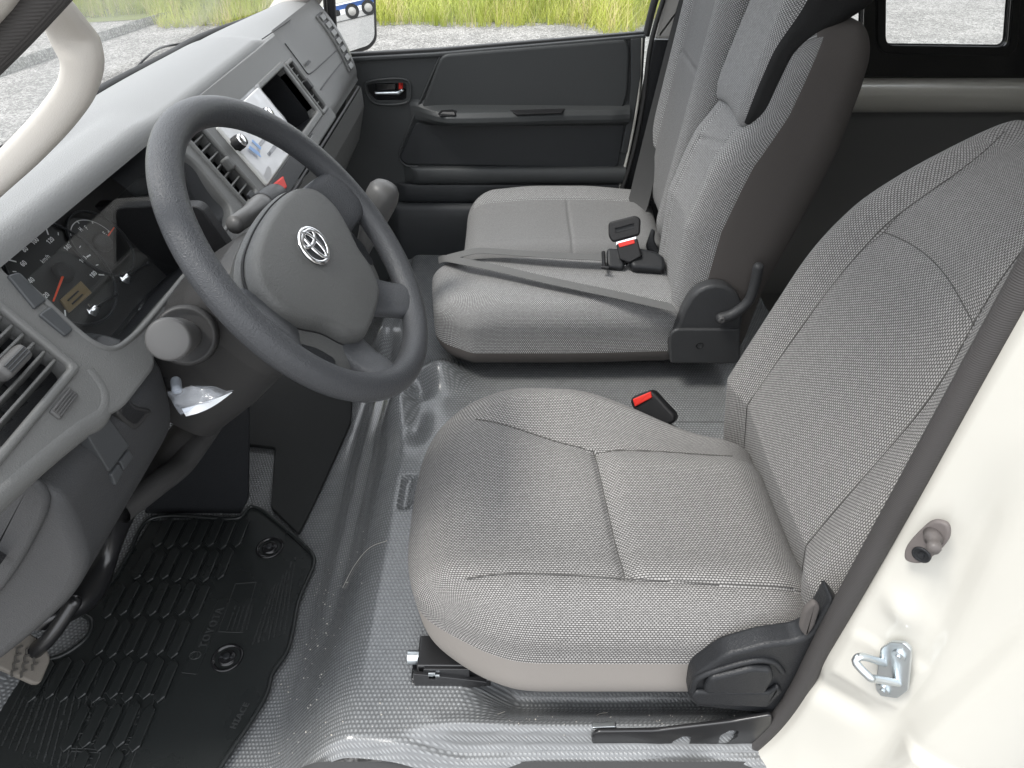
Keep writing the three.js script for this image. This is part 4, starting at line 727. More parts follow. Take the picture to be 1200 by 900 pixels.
  part(ac, 'slider_slot', merge([ext(DASH, rect(-.01, .08, -.128, -.122), { n0: .003, h: .002, bevel: .0004, r: .001 }), ext(DASH, rect(-.01, .08, -.108, -.102), { n0: .003, h: .002, bevel: .0004, r: .001 })]), M.blank);
  for (const [u, v] of [[313, 134], [281, 166]]) { const c = DASH.px(u, v, .012); const k = part(ac, 'knob', turned(DASH.pt(...c, .002), DASH.n, [[.0115, 0], [.0115, .010], [.0105, .014], [.010, .015]], 28), M.black); part(k, 'cap', turned(DASH.pt(...c, .0165), DASH.n, [[.0102, 0], [.009, .004], [.0001, .0045]], 28), M.chrome); }
  // storage recess where a radio would sit
  const box = (a0, a1, b0, b1, dep, mat, name) => { const g = []; g.push(ext(DASH, rect(a0, a1, b0, b1), { n0: -dep - .003, h: .003, bevel: 0, r: 0 })); for (const q of [rect(a0 - .003, a0, b0, b1), rect(a1, a1 + .003, b0, b1), rect(a0 - .003, a1 + .003, b0 - .003, b0), rect(a0 - .003, a1 + .003, b1, b1 + .003)]) g.push(ext(DASH, q, { n0: -dep, h: dep - .001, bevel: 0, r: 0 })); return part(dash, name, merge(g), mat); };
  box(.143, .307, -.150, -.047, .10, M.darkTrim, 'storage_recess');
  part(dash, 'recess_frame', ext(DASH, rect(.132, .317, -.162, -.038), { n0: -.004, h: .007, bevel: .003, r: .008, holes: [rect(.146, .304, -.148, -.049)], hr: .004 }), M.dash);
  // switches
  { const c = DASH.px(357, 229, -.02); const k = part(dash, 'power_socket', turned(DASH.pt(...c, -.03), DASH.n, [[.0001, 0], [.013, 0], [.013, .026], [.0115, .030], [.0095, .030], [.009, .024], [.0001, .024]], 24), M.stalk); part(k, 'socket_cap', turned(DASH.pt(...c, -.006), DASH.n, [[.008, 0], [.007, .004], [.0001, .0045]], 20), M.zinc); }
  part(dash, 'hazard_switch', extPx(DASH, [[321, 215], [332, 206], [337, 219], [326, 230]], { n0: -.002, h: .008, bevel: .002, r: .002 }), M.red, 'red hazard light switch');
  part(dash, 'switch_strip', ext(DASH, rect(-.10, .115, -.188, -.156), { n0: -.003, h: .005, bevel: .001, r: .002 }), M.darkTrim);
  part(dash, 'coin_lid', ext(DASH, rect(.14, .208, -.186, -.166), { n0: -.002, h: .0045, bevel: .001, r: .002 }), M.dash);
  part(dash, 'lid_gap', ext(DASH, rect(.137, .211, -.187, -.163), { n0: -.002, h: .003, bevel: .0005, r: .001 }), M.black);
  // passenger side: bulging face over the glove box
  const bul = (A) => .028 * sm(.40, .66, A);
  const pf = gridGeo(60, 40, (s, t) => { const A = .378 + .325 * s, B = .012 - .197 * t; return DASH.pt(A, B, .0 + bul(A) * Math.sin(Math.min(1, .25 + t * .8) * Math.PI) ** .7 - .03 * sm(.93, 1, s) - .006 * gauss(t - 1, .05)); });
  const pp = part(dash, 'passenger_panel', pf, M.dash);
  const onp = (A, B, e = .001) => { const t = (.012 - B) / .197; return DASH.pt(A, B, bul(A) * Math.sin(Math.min(1, .25 + t * .8) * Math.PI) ** .7 + e); };
  part(pp, 'airbag_lid_seam', merge([tube([onp(.395, -.02), onp(.395, -.06), onp(.395, -.088), onp(.41, -.092), onp(.5, -.096), onp(.595, -.098)], .0012, { seg: 60, rad: 5 }), tube([onp(.40, -.128), onp(.5, -.126), onp(.595, -.124)], .0012, { rad: 5 })]), M.dashLow);
  // slim vent at the passenger end
  const ev = part(dash, 'passenger_vent', merge([tube([onp(.603, -.02, .002), onp(.603, -.06, .002), onp(.603, -.10, .002), onp(.603, -.15, .002)], .0035, { rad: 8 }), tube([onp(.648, -.02, .002), onp(.648, -.06, .002), onp(.648, -.10, .002), onp(.648, -.15, .002)], .0035, { rad: 8 })]), M.dash, 'slim curved air vent at the passenger end');
  part(ev, 'opening', gridGeo(4, 20, (s, t) => onp(.606 + .039 * s, -.018 - .135 * t, .0016)), M.black);
  for (let i = 0; i < 7; i++) part(ev, 'slat', ext(new Frame(onp(.6255, -.03 - i * .019, .003).toArray(), DASH.a.toArray(), DASH.b.toArray()), rect(-.018, .018, -.0062, .0062), { n0: 0, h: .003, bevel: .001, r: .001 }), M.dash);
  const airbagText = textGeo(DASH, 'AIRBAG', .43, -.075, .0065, { N: .004, h: .0006, ang: 0 }); part(pp, 'lettering', airbagText, M.dashLow);
  // lower dash: glove box and centre, rounded and set back
  const low = gridGeo(90, 40, (s, t) => { const z = .14 - .825 * s; const p = spl([[0, -.368, .655], [.18, -.366, .61], [.45, -.388, .53], [.75, -.44, .44], [1, -.56, .38]], t); const q = sm(-.10, .14, z), e = sm(.94, 1, s); return V(p[0] - .05 * q * t - .05 * e - .02 * e * t, p[1] + .02 * q * t, z); });
  part(dash, 'glove_box', low, M.dash);
  part(dash, 'glove_box_gap', tube([V(-.3715, .658, .12), V(-.3715, .658, -.2), V(-.3715, .658, -.45), V(-.3715, .658, -.625)], .0030, { seg: 40 }), M.black);
  // driver's lower panel, an outboard block with rounded end
  const sec = [[-.402, .668], [-.404, .62], [-.412, .57], [-.445, .520], [-.490, .475], [-.56, .412], [-.64, .348], [-.72, .305], [-.80, .29], [-.80, .70], [-.45, .70]];
  const lp = part(dash, 'lower_panel', (() => { const g = ext(side(.515), sec, { h: .225, bevel: .012, r: .03, seg: 6, curve: 12 }); return g; })(), M.dashLow);
  part(lp, 'end_cover', extPx(side(.74), [[-60, 556], [10, 554], [40, 564], [57, 585], [53, 606], [30, 652], [0, 697], [-60, 750]], { n0: -.004, h: .010, bevel: .005, r: .04, seg: 6, curve: 12 }), M.dashLow);
  const LPF = new Frame([-.406, .655, .6], [0, 0, -1], [.04, 1, 0]); // face of the lower panel
  part(lp, 'fuse_lid', extPx(LPF, [[98, 503], [121, 480], [152, 522], [129, 553]], { n0: -.006, h: .012, bevel: .0015, r: .003 }), M.blank);
  for (const px of [[[141, 541], [152, 527], [157, 536], [146, 551]], [[131, 556], [140, 543], [145, 553], [136, 569]]]) part(lp, 'switch_blank', extPx(LPF, px, { n0: -.006, h: .012, bevel: .0015, r: .002 }), M.blank);
  const hk = extPx(LPF, [[137, 484], [149, 461], [158, 475], [177, 479], [180, 483], [161, 505], [148, 495]], { n0: -.006, h: .012, bevel: .003, r: .008 });
  const hook = part(lp, 'cup_hook', hk, M.column); part(hook, 'hook_hollow', extPx(LPF, [[141, 484], [149, 467], [156, 479], [172, 483], [160, 499], [150, 492]], { n0: .000, h: .0068, bevel: .001, r: .008 }), M.black);
  // scooped trim below the column
  const sc2 = gridGeo(40, 14, (s, t) => { const u = 176 + 70 * s, v = 568 - 66 * s - 8 * Math.sin(s * 3.14); const p = at(u, v, 'z', .50 - .14 * s); return p.add(V(-.05 * t, -.028 * Math.sin(t * 3.1) - .01 * t, -.02 * t)); });
  part(dash, 'knee_trim', merge([tube([at(140, 600, 'z', .6), at(185, 566, 'z', .54), at(212, 545, 'z', .49), at(236, 513, 'z', .44), at(248, 496, 'z', .41)], .016, { rad: 12 })]), M.column);
  part(dash, 'knee_trim_skirt', gridGeo(30, 12, (s, t) => { const c = new THREE.CatmullRomCurve3([at(138, 606, 'z', .60), at(185, 570, 'z', .54), at(212, 550, 'z', .49), at(240, 515, 'z', .44), at(250, 498, 'z', .41)]), p = c.getPoint(s); return p.add(V(-.08 * t, .02 - .05 * t + .02 * Math.sin(t * 3), 0)); }), M.column);
  part(dash, 'cavity_shade_plate', ext(side(.30), [[-.80, .30], [-.42, .50], [-.36, .66], [-.40, .76], [-.80, .76]], { h: .02, r: .01 }), M.black);  // added black plate; its colour supplies the shade in the gap beside the column
  part(dash, 'footwell_panel', extPx(side(.15), [[168, 609], [176, 560], [236, 500], [250, 440], [292, 440], [291, 585], [280, 607]], { h: .01, bevel: .004, r: .008, n0: -.01 }), M.darkTrim);
}
// ---------------------------------------------------------------- steering column, stalks, wheel
{
  const col = thing('steering_column', 'dark grey steering column cover with two stalks behind the wheel', 'steering column', WHEEL.pt(0, -.06, -.28).toArray());
  const keys = [[0, .062, .048, -.070, -.050], [.12, .070, .056, -.082, -.075], [.4, .074, .060, -.095, -.13], [.7, .064, .060, -.108, -.20], [1, .056, .058, -.115, -.30]];
  const sh = gridGeo(64, 40, (s, t) => { const [A, B1, B0, N] = spl(keys, t), a = s * 2 * Math.PI, e = .62, ca = Math.cos(a), sa = Math.sin(a); const X = Math.sign(ca) * Math.abs(ca) ** e * A, Y = Math.sign(sa) * Math.abs(sa) ** e; return WHEEL.pt(X, Y > 0 ? Y * B1 : -Y * B0, N); });
  const cv = part(col, 'column_cover', sh, M.column);
  const rim = []; for (let i = 0; i <= 40; i++) { const [A, B1, B0, N] = spl(keys, .02), a = i / 40 * 2 * Math.PI, e = .62, ca = Math.cos(a), sa = Math.sin(a); const Y = Math.sign(sa) * Math.abs(sa) ** e; rim.push(WHEEL.pt(Math.sign(ca) * Math.abs(ca) ** e * A, Y > 0 ? Y * B1 : -Y * B0, N)); }
  part(cv, 'front_lip', tube(rim, .004, { seg: 120 }), M.column);
  part(cv, 'front_cap', ext(WHEEL, rim.slice(0, -1).map((p) => { const q = p.clone().sub(WHEEL.o); return [q.dot(WHEEL.a), q.dot(WHEEL.b)]; }), { n0: -.062, h: .006, bevel: .001, r: 0 }), M.darkTrim);
  // light stalk pointing at the door
  const c = at(196, 398, 'z', .60), b = at(222, 392, 'z', .515);
  const dir = c.clone().sub(b);
  part(cv, 'stalk_collar', turned(b.clone().addScaledVector(dir, .10), dir, [[.0001, .0], [.034, 0], [.033, .012], [.028, .014], [.026, .010], [.0001, .010]], 36), M.column);
  const ls = part(col, 'light_stalk', turned(b, dir, [[.0001, -.01], [.0165, -.01], [.0165, .045], [.0185, .050], [.0205, .056], [.0220, .093], [.0212, .0985], [.0190, .1005], [.010, .1018], [.0001, .1022]], 36), M.stalk, 'round ended grey light stalk');
  const e0 = c.clone();
  part(ls, 'lamp_symbol', merge([0, 1].map((k) => { const g = new THREE.TorusGeometry(.0022, .0005, 4, 14); g.lookAt(V(.6, .8, .3)); const p = b.clone().addScaledVector(dir.clone().normalize(), .064).add(V(.012 + .004 * k, .0165 - .003 * k, .002)); g.translate(p.x, p.y, p.z); return g; })), M.paint);
  // wiper stalk on the far side
  const p0 = at(286, 256, 'z', .36), p1 = at(309, 240, 'z', .29), p2 = at(322, 231, 'z', .25);
  const ws = part(col, 'wiper_stalk', turned(p0, p1.clone().sub(p0), [[.0001, -.03], [.011, -.03], [.0115, .02], [.015, .05], [.0165, .085], [.0001, .085]], 28), M.stalk, 'grey wiper stalk with dark end');
  part(ws, 'end_cap', turned(p1, p2.clone().sub(p1), [[.0165, -.004], [.0175, .02], [.0165, .048], [.008, .056], [.0001, .057]], 28), M.darkTrim);
  part(ws, 'wiper_symbol', merge([extPx(new Frame(p2.clone().add(V(.012, .014, .012)).toArray(), [.5, 0, -.8], [-.4, .8, 0]), [[318, 233], [322, 232], [323, 238], [319, 239]], { h: .0006, bevel: 0, r: 0, holes: [[[319.2, 234], [321.4, 233.4], [322, 237], [319.8, 237.8]]], hr: 0 })]), M.paint);
  // ignition lock with key
  const k0 = at(206, 448, 'z', .50), k1 = at(207, 438, 'z', .46);
  part(col, 'ignition_lock', turned(k1, k0.clone().sub(k1), [[.0001, 0], [.016, 0], [.016, .03], [.012, .034], [.0001, .034]], 24), M.black);
}
{
  const bag = thing('plastic_key_bag', 'small clear plastic bag with white edge hanging from the ignition key', 'plastic bag', at(230, 470, 'z', .55).toArray());
  const q = (u, v, z) => at(u, v, 'z', z), clear = new THREE.MeshPhysicalMaterial({ color: rgb(.92, .95, 1), roughness: .12, transmission: .82, thickness: 0, side: THREE.DoubleSide });
  const sheet = (c, name, mat, bulge) => part(bag, name, gridGeo(24, 16, (s, t) => { const a = q(...c[0]).lerp(q(...c[1]), s), b = q(...c[3]).lerp(q(...c[2]), s); const p = a.lerp(b, t); p.z += bulge * Math.sin(s * 3.14) * Math.sin(t * 3.14) + .006 * (vnoise(s * 7, t * 5 + bulge * 90) - .5); p.x += .004 * (vnoise(s * 6 + 9, t * 6) - .5); return p; }), mat);
  sheet([[197, 458, .53], [240, 452, .55], [273, 459, .57], [212, 487, .56]], 'rear_sheet', clear, -.012);
  sheet([[196, 459, .545], [225, 452, .56], [262, 462, .575], [211, 486, .575]], 'front_sheet', clear, .016);
  part(bag, 'white_edge', gridGeo(20, 4, (s, t) => { const p = q(218 + 55 * s, 488 - 29 * s + 5 * Math.sin(s * 3.1) * (1 - t), .575 + .004 * Math.sin(s * 9)), w = q(213 + 52 * s, 479 - 18 * s, .572); return p.lerp(w, t * (1 - .75 * s)); }), new THREE.MeshPhysicalMaterial({ color: rgb(.8, .82, .84), roughness: .35, side: THREE.DoubleSide }));
  part(bag, 'key_head', capTube([q(206, 447, .52), q(207, 456, .535)], .006), new THREE.MeshPhysicalMaterial({ color: rgb(.35, .38, .42), roughness: .3 }));
}
{
  const w = thing('steering_wheel', 'dark grey four spoke steering wheel with round chrome emblem', 'steering wheel', WHEEL.pt(0, 0, -.05).toArray());
  const R = .1785, r = .0168;
  const rimG = gridGeo(200, 28, (s, t) => { const a = s * 2 * Math.PI, b = t * 2 * Math.PI; const under = Math.cos(b) < 0 ? .0012 * Math.cos(s * 2 * Math.PI * 60) * 0 : 0; const rr = R + Math.cos(b) * (r + under), N = Math.sin(b) * r * .97; return WHEEL.pt(Math.cos(a) * rr, Math.sin(a) * rr, N); });
  const rim = part(w, 'rim', rimG, M.wheel);
  // spokes: 3 and 9 o'clock broad, 5 and 7 o'clock narrower
  const spoke = (path, wid, th) => { const c = new THREE.CatmullRomCurve3(path.map((p) => V(...p)), false, 'centripetal'); return gridGeo(24, 20, (s, t) => { const p = c.getPoint(s), T = c.getTangent(s), S = V(-T.y, T.x, 0).normalize(), a = t * 2 * Math.PI, W = lin(wid, s), e = .75, ca = Math.cos(a), sa = Math.sin(a); return WHEEL.pt(p.x + S.x * W * Math.sign(ca) * Math.abs(ca) ** e, p.y + S.y * W * Math.sign(ca) * Math.abs(ca) ** e, p.z + lin(th, s) * Math.sign(sa) * Math.abs(sa) ** e); }); };
  for (const sg of [1, -1]) {
    part(w, 'spoke', spoke([[sg * .09, -.004, -.034], [sg * .13, -.004, -.020], [sg * .158, -.006, -.004], [sg * .176, -.008, 0]], [[0, .044], [.4, .040], [.75, .036], [1, .046]], [[0, .016], [1, .012]]), M.wheel);
    part(w, 'spoke', spoke([[sg * .050, -.085, -.034], [sg * .066, -.118, -.020], [sg * .080, -.145, -.004], [sg * .090, -.155, 0]], [[0, .034], [.4, .028], [.75, .026], [1, .036]], [[0, .016], [1, .012]]), M.wheel);
  }
  // airbag cover: pale domed face on a wide darker carrier that reaches the spokes
  const ring = (half) => new THREE.CatmullRomCurve3([...half.map(([a, b]) => V(a, b, 0)), ...half.slice(1, -1).reverse().map(([a, b]) => V(-a, b, 0))], true, 'centripetal');
  const carrier = ring([[0, .064], [.045, .062], [.094, .054], [.128, .037], [.144, .008], [.147, -.030], [.140, -.068], [.120, -.102], [.092, -.122], [.05, -.120], [0, -.117]]);
  const face = ring([[0, .058], [.045, .056], [.092, .047], [.121, .028], [.127, .0], [.112, -.030], [.088, -.060], [.074, -.090], [.052, -.108], [.025, -.112], [0, -.113]]);
  const dome = (loop, prof, cy, n = 30) => gridGeo(160, n, (s, t) => { const p = loop.getPoint(s), [sc, N] = spl(prof, t); return WHEEL.pt(p.x * sc, cy + (p.y - cy) * sc, N); });
  const cr = part(w, 'cover_carrier', dome(carrier, [[0, .84, -.052], [.3, .93, -.036], [.5, .97, -.024], [.65, .94, -.0175], [.8, .86, -.015], [1, .5, -.015]], -.02), M.pad);
  const cover = part(w, 'airbag_cover', gridGeo(200, 48, (s, t) => { const p = face.getPoint(s), u = Math.min(1, t * 1.0), sc = Math.cos(u * Math.PI / 2) ** .34, N = -.022 + .0215 * Math.sin(Math.min(1, u * 1.9) * Math.PI / 2) ** .9 + .006 * u; return WHEEL.pt(p.x * sc, -.018 + (p.y + .018) * sc, N); }), M.pad);
  part(cover, 'cover_seam', tube(face.getPoints(100).slice(0, -1).map((p) => WHEEL.pt(p.x * 1.004, -.018 + (p.y + .018) * 1.004, -.0152)), .0012, { seg: 200, rad: 5, closed: true }), M.black);
  for (const sg of [1, -1]) part(cr, 'thumb_shade_patch', ext(WHEEL, [[sg * .128, -.040], [sg * .133, -.066], [sg * .116, -.092], [sg * .104, -.088], [sg * .112, -.062]].map((q) => q), { n0: -.0175, h: .003, bevel: .001, r: .008 }), M.darkTrim);  // thin dark plates on the carrier, shade of a hollow painted by colour
  // emblem of three ovals
  const em = part(w, 'emblem', (() => { const g = new THREE.CylinderGeometry(.0285, .0285, .003, 48); g.rotateX(Math.PI / 2); g.scale(1, .80, 1); g.applyMatrix4(new THREE.Matrix4().makeTranslation(0, 0, .0045)); g.applyMatrix4(WHEEL.m()); return g; })(), M.wheel);
  const oval = (rx, ry, y, th, N) => { const g = gridGeo(64, 10, (s, t) => { const a = s * 6.28318, b = t * 6.28318, x = Math.cos(a), yy = Math.sin(a); return WHEEL.pt(x * (rx + Math.cos(b) * th), y + yy * (ry + Math.cos(b) * th), N + Math.sin(b) * th * .7); }); return part(em, 'emblem_ring', g, M.chrome); };
  oval(.0262, .0205, 0, .0030, .0075); oval(.0085, .0185, 0, .0026, .0082); oval(.0180, .0072, .0098, .0026, .0082);
  part(w, 'lettering', merge([textGeo(WHEEL, 'SRS', .002, -.080, .0062, { N: .0005, h: .0008 }), textGeo(WHEEL, 'AIRBAG', .002, -.0905, .0062, { N: -.0015, h: .0008 })]), M.wheel);
  part(w, 'hub', cyl(WHEEL.pt(0, -.01, -.09), WHEEL.pt(0, -.01, -.03), .05, .06, 32), M.darkTrim);
}
// ---------------------------------------------------------------- gear lever, pedals, grab handle
{
  const g = thing('gear_lever', 'grey egg shaped gear knob on a dark lever below the dash', 'gear lever', [-.36, .3, -.25]);
  const p = at(452, 218, 'z', -.16), q = at(428, 285, 'z', -.16);
  part(g, 'knob', turned(q, p.clone().sub(q), [[.0001, -.03], [.014, -.03], [.020, .02], [.027, .06], [.0315, .092], [.0325, .112], [.030, .127], [.0225, .137], [.011, .142], [.0001, .143]], 32), M.stalk);
  part(g, 'lever', cyl(q.clone().add(V(-.07, -.12, .0)), q, .009, .009), M.black);
  const pp = thing('brake_pedal', 'worn grey rubber brake pedal with chevron tread', 'pedal', at(20, 780, 'y', .05).toArray());
  const PF = new Frame(at(28, 770, 'y', .10).toArray(), [.15, 0, -1], [-.75, .66, .1]);
  const pad = part(pp, 'pad', extPx(PF, [[22, 744], [34, 741], [52, 752], [60, 772], [48, 800], [40, 801], [-6, 780], [-20, 768], [6, 760]], { n0: -.012, h: .012, bevel: .003, r: .008 }), plastic([.17, .155, .135], .75, .0003, fineGrain));
  for (const [i, j] of [[0, 0], [1, 0], [2, 0], [0, 1], [1, 1], [2, 1], [0, 2], [1, 2], [2, 2], [3, 1], [3, 2]]) {
    const u = 42 - j * 11 - i * 2 + 2, v = 760 + i * 9 - j * 1 + 2, c = PF.px(u, v, .003);
    for (const s of [1, -1]) { const gg = new THREE.BoxGeometry(.0028, .0085, .0035); gg.rotateZ(s * .9); gg.translate(c[0] + s * .0034, c[1], .001); gg.applyMatrix4(PF.m()); part(pad, 'tread', gg, plastic([.08, .075, .068], .8, 0, fineGrain)); }
  }
  const z0 = at(60, 745, 'y', .12), z1 = at(90, 700, 'y', .16), z2 = at(118, 665, 'y', .22), z3 = at(135, 620, 'y', .33), z4 = at(140, 560, 'y', .42);
  part(pp, 'arm', capTube([at(40, 765, 'y', .09), z0, z1.clone().add(V(0, 0, .01))], .012, { rad: 12 }), M.steelBlack);
  const cpd = thing('pedal_linkage', 'scuffed black pedal linkage cover under the lower panel', 'pedal', at(100, 690, 'y', .05).toArray());
  part(cpd, 'cover', gridGeo(40, 20, (s, t) => { const c = new THREE.CatmullRomCurve3([at(50, 735, 'y', .10), at(78, 712, 'y', .11), at(105, 680, 'y', .12), at(126, 652, 'y', .14), at(138, 615, 'y', .20), at(140, 570, 'y', .30)]), p = c.getPoint(s), a = t * 6.283, r = .030 + .014 * Math.sin(s * 7); return p.add(V(Math.cos(a) * r, Math.sin(a) * r * .7, Math.sin(a) * r * .7)); }), M.steelBlack);
  const gh = thing('grab_handle', 'beige curved grab handle on the near windscreen pillar', 'grab handle', [-.36, 1.0, .62]);
  const hp = [[-60, 262], [-20, 222], [30, 176], [72, 130], [92, 98], [96, 70], [86, 42], [62, 8], [30, -26], [0, -50]].map(([u, v], i) => at(u, v, 'z', .60 + (i > 6 ? .02 * (i - 6) : 0)));
  const c = new THREE.CatmullRomCurve3(hp);
  part(gh, 'grip', gridGeo(100, 24, (s, t) => { const p = c.getPoint(s), T = c.getTangent(s), S = V(0, 0, 1), U = V().crossVectors(T, S).normalize(), a = t * 6.28318, e = .7; const wd = .0125 + .004 * gauss(s - .66, .12); return p.addScaledVector(U, Math.sign(Math.cos(a)) * Math.abs(Math.cos(a)) ** e * wd).addScaledVector(S, Math.sign(Math.sin(a)) * Math.abs(Math.sin(a)) ** e * .013); }), M.beige);
  part(van, 'front_pillar_seal', tube([at(-120, 170, 'z', .715), at(-40, 86, 'z', .715), at(15, 30, 'z', .715), at(55, -14, 'z', .715), at(140, -110, 'z', .715)], .0125, { seg: 100, rad: 16 }), M.seal);
}
// ---------------------------------------------------------------- passenger door
{
  const d = thing('passenger_door', 'dark grey passenger door lining with armrest and closed window', 'door', [0, .1, -.76]);
  const shell = part(d, 'inner_panel', extPx(DOOR, [[330, 72], [515, 61], [757, 40], [754, 90], [745, 150], [737, 185], [726, 218], [712, 250], [690, 330], [690, 380], [330, 400]], { n0: -.05, h: .05, bevel: .008, r: .01, holes: [[[426, 97], [436, 94], [474, 93], [480, 97], [480, 117], [474, 121], [440, 121], [430, 112]]], hr: .008 }), M.door);
  part(shell, 'belt_line', extPx(DOOR, [[330, 72], [515, 62], [757, 41], [757, 45], [515, 67], [330, 77]], { n0: -.001, h: .010, bevel: .003, r: .002 }), M.door);
  part(shell, 'window_sweep', extPx(DOOR, [[330, 67], [515, 57], [758, 37], [758, 42], [515, 62], [330, 72]], { n0: -.025, h: .018, bevel: .003, r: .002 }), M.rubberTrim);
  // upper bolster: shaped surface that bows out above the armrest
  part(shell, 'upper_panel', extPx(DOOR, [[517, 64], [735, 46], [738, 60], [736, 110], [729, 132], [715, 137], [489, 140]], { n0: 0, h: .014, bevel: .008, r: .02, seg: 5 }), M.door);
  part(shell, 'rear_edge', extPx(DOOR, [[739, 45], [752, 44], [751, 90], [741, 150], [735, 180], [727, 180], [735, 140], [739, 100]], { n0: 0, h: .010, bevel: .003, r: .006 }), M.door);
  // armrest ledge
  const arm = part(shell, 'armrest', (() => { const sec = [[0, .595], [.012, .588], [.050, .578], [.062, .568], [.063, .556], [.054, .546], [.02, .537], [0, .530]]; const g = gridGeo(80, 28, (s, t) => { const c = spl(sec.map((q, i) => [i / (sec.length - 1), ...q]), t), x = -.248 + .56 * s, e = Math.min(1, sm(0, .16, s) * .95 + .05) * (1 - .25 * sm(.9, 1, s)); return V(x - .02 * (1 - e), c[1] + .004 * sm(.1, 0, s), -.74 + .002 + c[0] * e * (1 - .45 * sm(.15, .9, s))); }); return g; })(), M.door);
  part(arm, 'window_switch', merge([extPx(new Frame([0, .583, -.71], [1, 0, 0], [0, .26, -.97]), [[513, 133], [517, 129], [530, 128], [536, 130], [534, 135], [516, 135]], { n0: -.002, h: .003, bevel: .0008, r: .002 })]), M.gloss);
  part(arm, 'switch_rocker', extPx(new Frame([0, .583, -.71], [1, 0, 0], [0, .26, -.97]), [[516, 133], [519, 131], [532, 131], [533, 134]], { n0: .001, h: .003, bevel: .001, r: .001 }), M.stalk);
  part(arm, 'pull_slot', extPx(new Frame([0, .583, -.715], [1, 0, 0], [0, .26, -.97]), [[597, 129], [662, 127], [658, 132], [606, 134]], { n0: -.002, h: .0032, bevel: .0006, r: .002 }), M.black);
  // lower panel with map pocket ledges
  part(shell, 'lower_panel', extPx(DOOR, [[486, 143], [733, 143], [724, 197], [476, 193], [468, 186]], { n0: -.001, h: .006, bevel: .004, r: .02 }), M.doorDark);
  const ledge = (v0, v1, u0, u1, dep, name, m) => part(shell, name, gridGeo(60, 12, (s, t) => { const u = u0 + (u1 - u0) * s, a = t * Math.PI, e = sm(0, .06, s); const y0 = at(u, v1, 'z', -.74).y, y1 = at(u, v0, 'z', -.74).y, p = at(u, (v0 + v1) / 2, 'z', -.74); return V(p.x, (y0 + y1) / 2 + (y1 - y0) / 2 * Math.cos(a), -.74 + dep * e * Math.sin(a) ** .5); }), m);
  ledge(194, 214, 474, 732, .022, 'pocket_ledge', M.door);
  ledge(214, 236, 462, 724, .014, 'pocket_face', M.doorDark);
  ledge(236, 330, 455, 716, .040, 'pocket_lower', M.doorDark);
  part(shell, 'sweep_edge', tube([[516, 66], [503, 95], [490, 125], [483, 142], [470, 175], [468, 186], [476, 194], [490, 195]].map(([u, v]) => at(u, v, 'z', -.735)), .0032, { seg: 60 }), M.door);
  // inside handle
  const cup = part(d, 'handle_cup', extPx(DOOR, [[424, 95], [482, 91], [482, 123], [424, 123]], { n0: -.045, h: .015, bevel: 0, r: 0 }), M.black);
  part(cup, 'cup_rim', tube([[428, 99], [436, 95], [474, 93], [480, 97], [480, 117], [474, 121], [440, 121], [431, 113]].map(([u, v]) => at(u, v, 'z', -.737)), .003, { seg: 80, closed: true }), M.door);
  part(cup, 'lever', merge([extPx(DOOR, [[438, 108], [466, 107], [470, 104], [474, 106], [468, 112], [440, 112]], { n0: -.016, h: .010, bevel: .004, r: .003 })]), M.zinc);
  part(cup, 'lever_backing', extPx(DOOR, [[440, 98], [464, 97], [464, 106], [440, 107]], { n0: -.03, h: .012, bevel: .003, r: .003 }), M.gloss);
  part(cup, 'lock_flag', extPx(DOOR, [[467, 97], [472, 96], [472, 104], [467, 105]], { n0: -.026, h: .016, bevel: .002, r: .001 }), M.red);
  part(cup, 'lock_tab', extPx(DOOR, [[472, 97], [477, 96], [477, 104], [472, 104]], { n0: -.026, h: .014, bevel: .002, r: .001 }), M.darkTrim);
  // window frame and glass
  part(d, 'window_frame', tube([at(757, 42, 'z', -.75), at(766, 5, 'z', -.75), V(.40, 1.05, -.74), V(.36, 1.30, -.70), V(.0, 1.36, -.68), V(-.16, 1.30, -.68), at(384, -40, 'z', -.75), at(391, 66, 'z', -.755)], .009, { seg: 80 }), M.rubberTrim);
  part(d, 'window_pane', gridGeo(2, 2, (s, t) => V(-.40 + .76 * s + .10 * t * (1 - 2 * s) + .1 * t, .69 + .66 * t, -.765 + .06 * t)), M.glass);
  part(d, 'outer_skin', ext(side(-.83), rect(-.62, .35, -.25, .655), { h: .01, r: .02 }), M.paint);
}
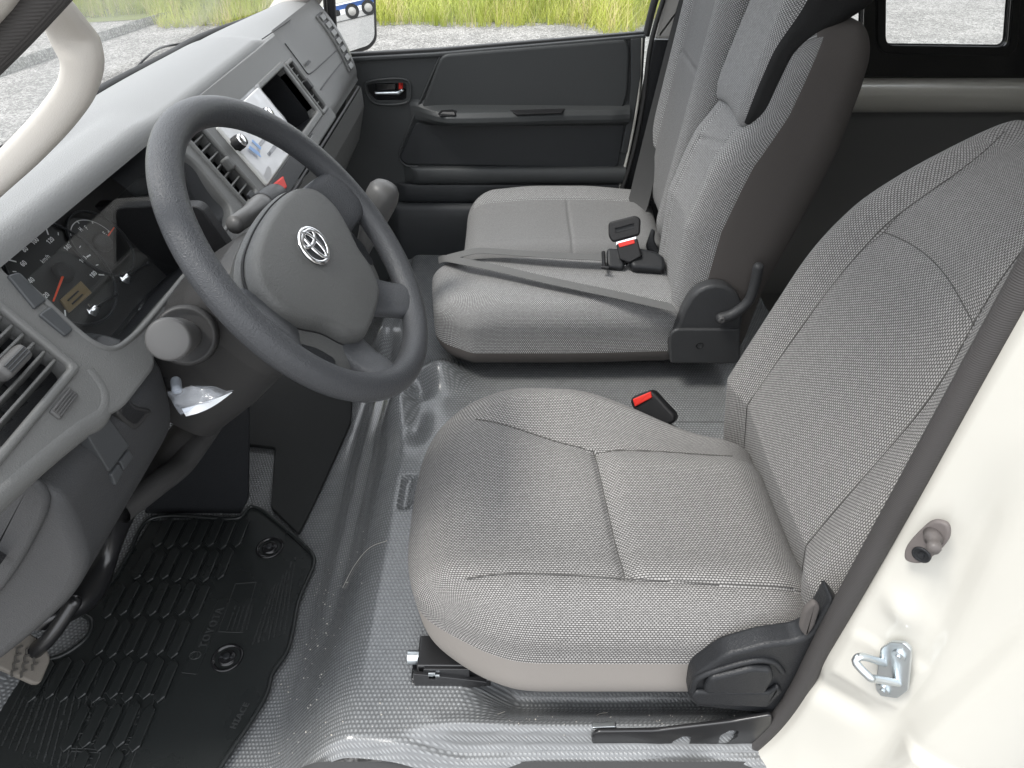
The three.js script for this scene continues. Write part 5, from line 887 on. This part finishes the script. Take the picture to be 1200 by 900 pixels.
{ // outside mirror on the passenger side
  const m = thing('side_mirror', 'black door mirror outside the passenger window reflecting the yard', 'mirror', [-.45, .68, -.93]);
  const MF = new Frame([-.405, .80, -.95], [.55, 0, -.83], [0, 1, 0]);
  const n = V(.873, .114, .487).normalize(), a = V(0, 1, 0).cross(n).normalize(), MF2 = new Frame([-.41, .79, -.95], a.toArray(), n.clone().cross(a).toArray());
  const out = [[372, -60], [434, -60], [442, -20], [444, 48], [436, 58], [405, 68], [372, 72]];
  const hs = part(m, 'housing', extPx(MF2, out, { n0: -.07, h: .08, bevel: .012, r: .02, seg: 4, holes: [] }), M.black);
  part(m, 'mirror_glass', extPx(MF2, [[376, -58], [430, -58], [437, -20], [439, 44], [432, 53], [404, 62], [374, 66]], { n0: .0095, h: .003, bevel: 0, r: .015 }), M.mirror);
  part(m, 'arm', capTube([MF2.pt(...MF2.px(400, 40), -.06), V(-.47, .70, -.80), V(-.45, .70, -.77)], .018), M.black);
}
{ // truck standing behind the van, seen only in the mirror
  const tk = thing('parked_truck', 'blue truck with pale wheel hubs mirrored in the door mirror', 'truck', [54.7, GY, -18.7]);
  const blue = new THREE.MeshPhysicalMaterial({ color: rgb(.03, .12, .42), roughness: .3, clearcoat: .6 }), tyre = new THREE.MeshStandardMaterial({ color: rgb(.02, .02, .02), roughness: .9 });
  const T = new Frame([54.7, GY, -18.7], [.35, 0, .94], [0, 1, 0]);
  part(tk, 'chassis', ext(T, rect(-3.6, 3.6, .75, 1.05), { n0: -.9, h: 1.8, bevel: .03, r: .05 }), blue);
  part(tk, 'cab', ext(T, [[1.7, 1.05], [3.6, 1.05], [3.65, 1.9], [3.4, 3.0], [1.8, 3.0]], { n0: -1.1, h: 2.2, bevel: .06, r: .15 }), blue);
  part(tk, 'fuel_tank', ext(T, rect(-.6, 1.2, .40, .80), { n0: -1.0, h: 2.0, bevel: .05, r: .1 }), tyre);
  part(tk, 'cargo_bed', ext(T, rect(-3.7, 1.5, 1.15, 2.6), { n0: -1.15, h: 2.3, bevel: .04, r: .05 }), M.paint);
  for (const A of [-2.7, -1.5, 2.5]) for (const N of [-.98, .98]) { const p = T.pt(A, .5, N - .14), q = T.pt(A, .5, N + .14); const w = part(tk, 'wheel', cyl(p, q, .5, .5, 28), tyre); const o = Math.sign(N); part(w, 'hub', turned(T.pt(A, .5, N + o * .12), T.n.clone().multiplyScalar(o), [[.28, 0], [.28, .03], [.2, .04], [.1, .10], [.0001, .11]], 24), M.beigeDark); }
}
renderer.render(scene, camera);
